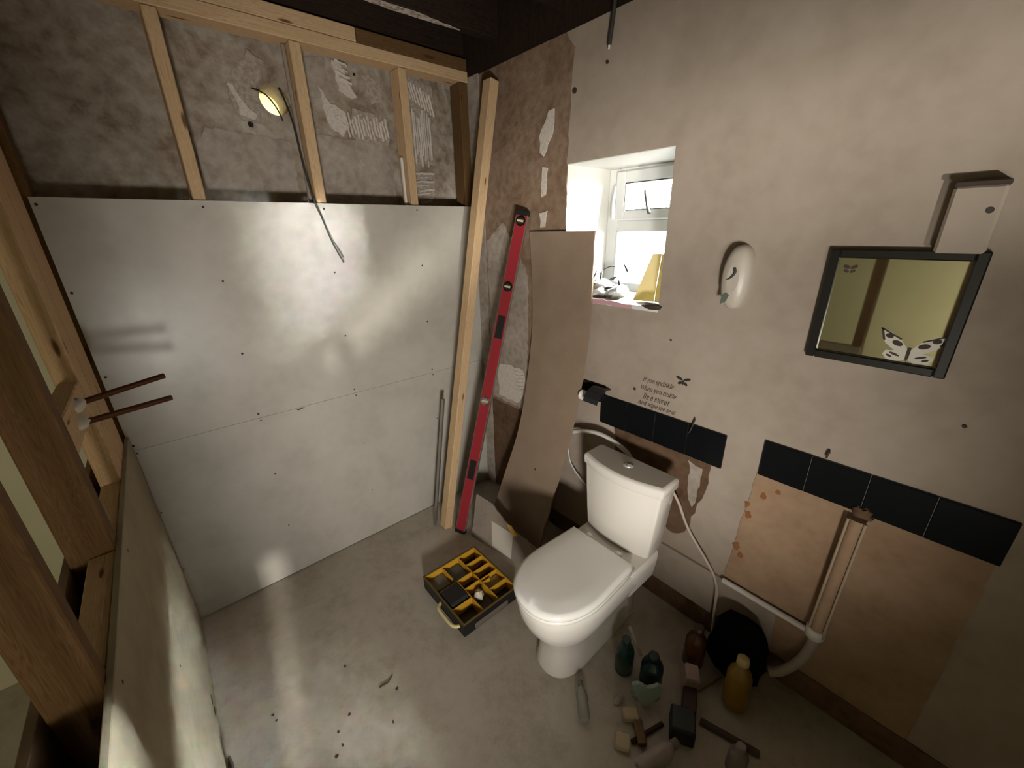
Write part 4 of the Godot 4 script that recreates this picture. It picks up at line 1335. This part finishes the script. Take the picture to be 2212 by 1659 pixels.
func build_organiser() -> void:
	var x0 := 0.645
	var x1 := 0.957
	var z0 := -1.467
	var z1 := -1.112
	var h := 0.075
	var o := thing("organiser_case", "open black and yellow parts organiser case on the floor beside the toilet", "organiser", Vector3((x0 + x1) / 2, 0, (z0 + z1) / 2))
	var hx := (x1 - x0) / 2
	var hz := (z1 - z0) / 2
	obj("base", bx(Vector3(-hx, 0.004, -hz), Vector3(hx, 0.014, hz), 0.003), M.black, o)
	for s in [-1.0, 1.0]:
		obj("side_wall", bx(Vector3(s * hx, 0.014, -hz), Vector3(s * (hx - 0.008), h, hz), 0.002), M.black if s < 0 else M.yellow, o)
		obj("side_wall", bx(Vector3(-hx + 0.008, 0.014, s * hz), Vector3(hx - 0.008, h, s * (hz - 0.008)), 0.002), M.black if s > 0 else M.yellow, o)
	var st := S()
	for s in [-1.0, 1.0]:
		addbx(st, Vector3(s * (hx + 0.002), h, -hz - 0.002), Vector3(s * (hx - 0.007), h + 0.006, hz + 0.002), 0.0015)
		addbx(st, Vector3(-hx + 0.007, h, s * (hz + 0.002)), Vector3(hx - 0.007, h + 0.006, s * (hz - 0.007)), 0.0015)
	obj("rim", st, mat(Color("5f4a1a"), 0.5), o)
	# dividers: u across (left to right along x), v along z
	var W := 2 * hx - 0.016
	var D := 2 * hz - 0.016
	var pt := func(u: float, v: float) -> Vector2: return Vector2(-hx + 0.008 + u * W, -hz + 0.008 + v * D)
	for d in [[0.66, 0.0, 0.66, 1.0], [0.33, 0.0, 0.33, 0.28], [0.0, 0.36, 0.36, 0.36], [0.36, 0.36, 0.66, 0.36], [0.36, 0.36, 0.36, 0.7], [0.36, 0.55, 0.66, 0.55], [0.0, 0.72, 0.36, 0.72], [0.36, 0.70, 0.36, 1.0], [0.66, 0.2, 1.0, 0.2], [0.66, 0.38, 1.0, 0.38], [0.66, 0.56, 1.0, 0.56], [0.66, 0.62, 0.8, 0.62], [0.66, 0.78, 1.0, 0.78]]:
		var a: Vector2 = pt.call(d[0], d[1])
		var b: Vector2 = pt.call(d[2], d[3])
		var e := Vector2(0.0022, 0.0022)
		obj("divider", bx(Vector3(a.x - e.x, 0.014, a.y - e.y), Vector3(b.x + e.x, h - 0.003, b.y + e.y), 0.0008), M.yellow, o)
	# trays and contents in the compartments
	for c in [[0.0, 0.0, 0.32, 0.27, 0.045, "6e6a58"], [0.34, 0.0, 0.65, 0.35, 0.045, "57534a"], [0.37, 0.72, 0.65, 0.99, 0.03, "4a4438"], [0.67, 0.57, 0.99, 0.77, 0.05, "8a7036"]]:
		var a: Vector2 = pt.call(c[0], c[1])
		var b: Vector2 = pt.call(c[2], c[3])
		obj("compartment_tray", bx(Vector3(a.x + 0.003, 0.0145, a.y + 0.003), Vector3(b.x - 0.003, c[4], b.y - 0.003), 0.003), mat(Color(c[5]), 0.6), o)
	# handle on the left side, latch on the near side
	st = S()
	tube(st, curve([Vector3(-hx + 0.002, 0.04, -0.02), Vector3(-hx - 0.022, 0.042, 0.0), Vector3(-hx - 0.026, 0.042, 0.06), Vector3(-hx - 0.022, 0.042, 0.12), Vector3(-hx + 0.002, 0.04, 0.14)], 6), 0.008, 10)
	obj("handle", st, M.pale_yellow, o)
	obj("latch", bx(Vector3(-0.10, 0.018, hz - 0.002), Vector3(0.09, 0.045, hz + 0.008), 0.003), mat(Color("6d6256"), 0.5), o)
	var base := o.position
	var p1: Vector2 = pt.call(0.18, 0.52)
	var t := obj("dark_pouch", bx(base + Vector3(p1.x - 0.05, 0.0155, p1.y - 0.055), base + Vector3(p1.x + 0.052, 0.08, p1.y + 0.055), 0.01), mat(Color("1d1a18"), 0.7))
	tag(t, "dark box-shaped pouch filling the left compartment of the organiser case", "pouch")
	p1 = pt.call(0.50, 0.72)
	t = obj("fixings_bag", lump(base + Vector3(p1.x, 0.052, p1.y), Vector3(0.026, 0.022, 0.024), 0.3), mat(Color("d8ccb4"), 0.6))
	tag(t, "small crumpled whitish bag of fixings in the organiser case", "bag")

func bottle(called: String, label: String, at: Vector3, dir: Vector3, len_: float, r: float, body: Material, cap: Material) -> void:
	var b := thing(called, label, "bottle", at)
	var y := dir.normalized()
	var x := y.cross(Vector3(0.31, 0.2, 0.9)).normalized()
	var xf := Transform3D(Basis(x, y, x.cross(y)), Vector3.ZERO)
	var st := S()
	lathe(st, [[r * 0.9, 0.0], [r, 0.006], [r, len_ * 0.62], [r * 0.85, len_ * 0.72], [r * 0.42, len_ * 0.82], [r * 0.4, len_ * 0.86]], xf, 18)
	obj("body", st, body, b)
	st = S()
	lathe(st, [[r * 0.5, len_ * 0.855], [r * 0.52, len_ * 0.86], [r * 0.48, len_ * 0.99], [r * 0.4, len_]], xf, 14)
	obj("cap", st, cap, b)

func carton(called: String, label: String, category: String, at: Vector3, size: Vector3, turn: Vector3, c: Color, lid := true) -> void:
	var b := thing(called, label, category, at)
	b.rotation = turn
	var st := S()
	box(st, T(Vector3(0, size.y * 0.5, 0)), size, 0.004)
	obj("body", st, mat(c, 0.6), b)
	if lid:
		st = S()
		box(st, T(Vector3(0, size.y + 0.003, 0)), Vector3(size.x * 0.9, 0.006, size.z * 0.9), 0.002)
		obj("flap", st, mat(c.lightened(0.12), 0.6), b)

func build_clutter() -> void:
	bottle("clear_bottle", "small clear plastic bottle lying left of the clutter pile, nearest the toilet", Vector3(0.78, 0.022, -0.55), Vector3(0.11, 0.02, -0.12), 0.13, 0.021, mat(Color("8e8a80"), 0.15), mat(Color("5e6862"), 0.4))
	bottle("green_bottle", "dark green bottle standing against the toilet foot", Vector3(1.055, 0.0, -0.575), Vector3(-0.1, 1, 0.05), 0.20, 0.036, mat(Color("0f2a22"), 0.25), mat(Color("10241e"), 0.4))
	bottle("teal_bottle", "dark teal bottle with wide cap at the middle of the clutter pile", Vector3(1.09, 0.0, -0.475), Vector3(0, 1, 0), 0.15, 0.042, mat(Color("0f2d2e"), 0.3), mat(Color("0d2426"), 0.4))
	bottle("brown_bottle", "brown glass bottle standing behind the pale pink carton", Vector3(1.29, 0.0, -0.405), Vector3(0.05, 1, 0), 0.19, 0.04, mat(Color("4a2a12"), 0.2), mat(Color("3a2413"), 0.4))
	bottle("yellow_bottle", "mustard yellow bottle with pale cap beside the black bag", Vector3(1.245, 0.01, -0.225), Vector3(0.22, 1, -0.06), 0.20, 0.042, mat(Color("8a6a1c"), 0.4), mat(Color("b8a676"), 0.5))
	bottle("white_bottle", "mauve-white bottle lying at the near edge of the clutter pile", Vector3(0.80, 0.03, -0.335), Vector3(0.5, 0.08, 0.14), 0.16, 0.03, mat(Color("a39591"), 0.4), mat(Color("7d7370"), 0.5))
	bottle("near_bottle", "pale lilac bottle cap-up at the right near edge of the clutter pile", Vector3(1.05, 0.0, -0.14), Vector3(0.05, 1, 0.0), 0.12, 0.03, mat(Color("857a78"), 0.4), mat(Color("9c9190"), 0.5))
	# pale aqua cloth packet
	var cl := thing("cloth_packet", "pale aqua triangular cloth packet in front of the teal bottle", "cloth", Vector3(1.005, 0.0, -0.445))
	var st := S()
	prism(st, ragged(V2([-0.055, 0.10, -0.03, 0.105, 0.0, 0.085, 0.04, 0.10, 0.06, 0.09, 0.045, 0.05, 0.0, 0.0, -0.01, 0.0, -0.04, 0.05]), 0.002, 0.015), 0.014, Transform3D(Basis(Vector3(0.72, 0, 0.69), Vector3(0.1, 0.95, -0.1).normalized(), Vector3(-0.69, 0.1, 0.72)), Vector3.ZERO))
	obj("folded_cloth", st, mat(Color("9fb0aa"), 0.85), cl)
	st = S()
	prism(st, V2([-0.05, 0.02, 0.06, 0.01, 0.03, -0.0, -0.02, -0.0]), 0.02, Transform3D(Basis(Vector3(0.72, 0, 0.69), Vector3(0.1, 0.95, -0.1).normalized(), Vector3(-0.69, 0.1, 0.72)), Vector3(0.02, 0.0, -0.02)))
	obj("hem", st, mat(Color("7c8f8c"), 0.85), cl)
	carton("pink_carton", "pale pink carton standing tilted in the clutter pile", "carton", Vector3(1.19, 0.0, -0.375), Vector3(0.065, 0.085, 0.05), Vector3(0.1, 0.6, 0.12), Color("a88f88"))
	carton("navy_tub", "dark navy box in the middle front of the clutter pile", "box", Vector3(1.02, 0.0, -0.31), Vector3(0.085, 0.07, 0.08), Vector3(0, 0.5, 0), Color("12181a"))
	carton("maroon_box", "dark maroon flat box between the navy box and the pink carton", "box", Vector3(1.125, 0.0, -0.335), Vector3(0.10, 0.035, 0.05), Vector3(0, 0.4, 0), Color("2e1612"))
	carton("brush_block", "cream block with brown handle, upper of the two cream blocks on the floor", "brush", Vector3(0.925, 0.0, -0.455), Vector3(0.055, 0.028, 0.04), Vector3(0, -0.75, 0), Color("b8a684"), false)
	var bh := get_node("brush_block")
	st = S()
	box(st, T(Vector3(0.02, 0.014, 0.055)), Vector3(0.03, 0.02, 0.08), 0.004, 2)
	obj("handle", st, mat(Color("6d5738"), 0.7), bh)
	carton("cream_block", "cream square block lying at the near left corner of the clutter pile", "block", Vector3(0.835, 0.0, -0.425), Vector3(0.05, 0.025, 0.05), Vector3(0, 0.55, 0), Color("bdae8e"), false)
	for q in [["pale_stick", "short pale stick leaning on the dark green bottle", Vector3(1.11, 0.17, -0.60), Vector3(1.10, 0.08, -0.53), 0.006, "968a7c"], ["white_rod", "thin whitish rod lying between the pink carton and the yellow bottle", Vector3(1.18, 0.012, -0.34), Vector3(1.31, 0.012, -0.30), 0.007, "857866"], ["brown_stick", "dark brown wooden stick lying under the cream brush block", Vector3(0.86, 0.008, -0.405), Vector3(0.99, 0.008, -0.365), 0.008, "3c2413"], ["grey_lath", "flat grey-brown lath lying at the right of the navy box", Vector3(1.10, 0.008, -0.28), Vector3(1.15, 0.008, -0.10), 0.012, "4f4438"]]:
		st = S()
		tube(st, PackedVector3Array([q[2], q[2].lerp(q[3], 0.5), q[3]]), q[4], 8)
		var o := obj(q[0], st, mat(Color(q[5]), 0.8))
		tag(o, q[1], "stick")
	var o2 := obj("bottle_stopper", lump(Vector3(0.935, 0.012, -0.515), Vector3(0.022, 0.011, 0.012), 0.1), mat(Color("a89c8a"), 0.6))
	tag(o2, "small whitish bottle stopper left of the aqua cloth packet", "stopper")

func build_bits() -> void:
	# splinters, crumbs and specks on the floor, each a thing of its own
	var st := S()
	tube(st, PackedVector3Array([Vector3(0.275, 0.005, -1.165), Vector3(0.31, 0.006, -1.16), Vector3(0.335, 0.005, -1.175)]), 0.004, 6, 0.002)
	tag(obj("wood_splinter", st, M.soil), "dark wood splinter lying in the middle of the floor", "splinter")
	var bits := [[0.325, -1.115, "just in front of the dark wood splinter"], [0.202, -1.342, "alone between the wood splinter and the back plasterboard"], [-0.066, -1.339, "at the left, farther of a close pair"], [-0.06, -1.31, "at the left, nearer of a close pair"], [0.263, -1.018, "nearest the viewer to the right of the debris cluster"], [0.10, -1.12, "at the far end of the debris cluster near the viewer"], [0.097, -1.07, "in the middle of the debris cluster near the viewer"], [0.07, -1.05, "left in the debris cluster near the viewer"], [0.03, -1.03, "farthest left of the debris cluster near the viewer"], [0.15, -1.15, "between the wood splinter and the debris cluster"]]
	for b in bits:
		var o := obj("floor_crumb", lump(Vector3(b[0], 0.002, b[1]), Vector3(rng.randf_range(0.003, 0.006), 0.003, rng.randf_range(0.003, 0.007)), 0.3, 4, 7), M.soil)
		tag(o, "dark crumb on the floor " + b[2], "debris", "crumbs on the floor")
	tag(obj("debris_strip", lump(Vector3(-0.21, 0.006, -1.225), Vector3(0.009, 0.008, 0.075), 0.15), M.soil), "dark strip of debris on the floor against the low partition board", "debris")
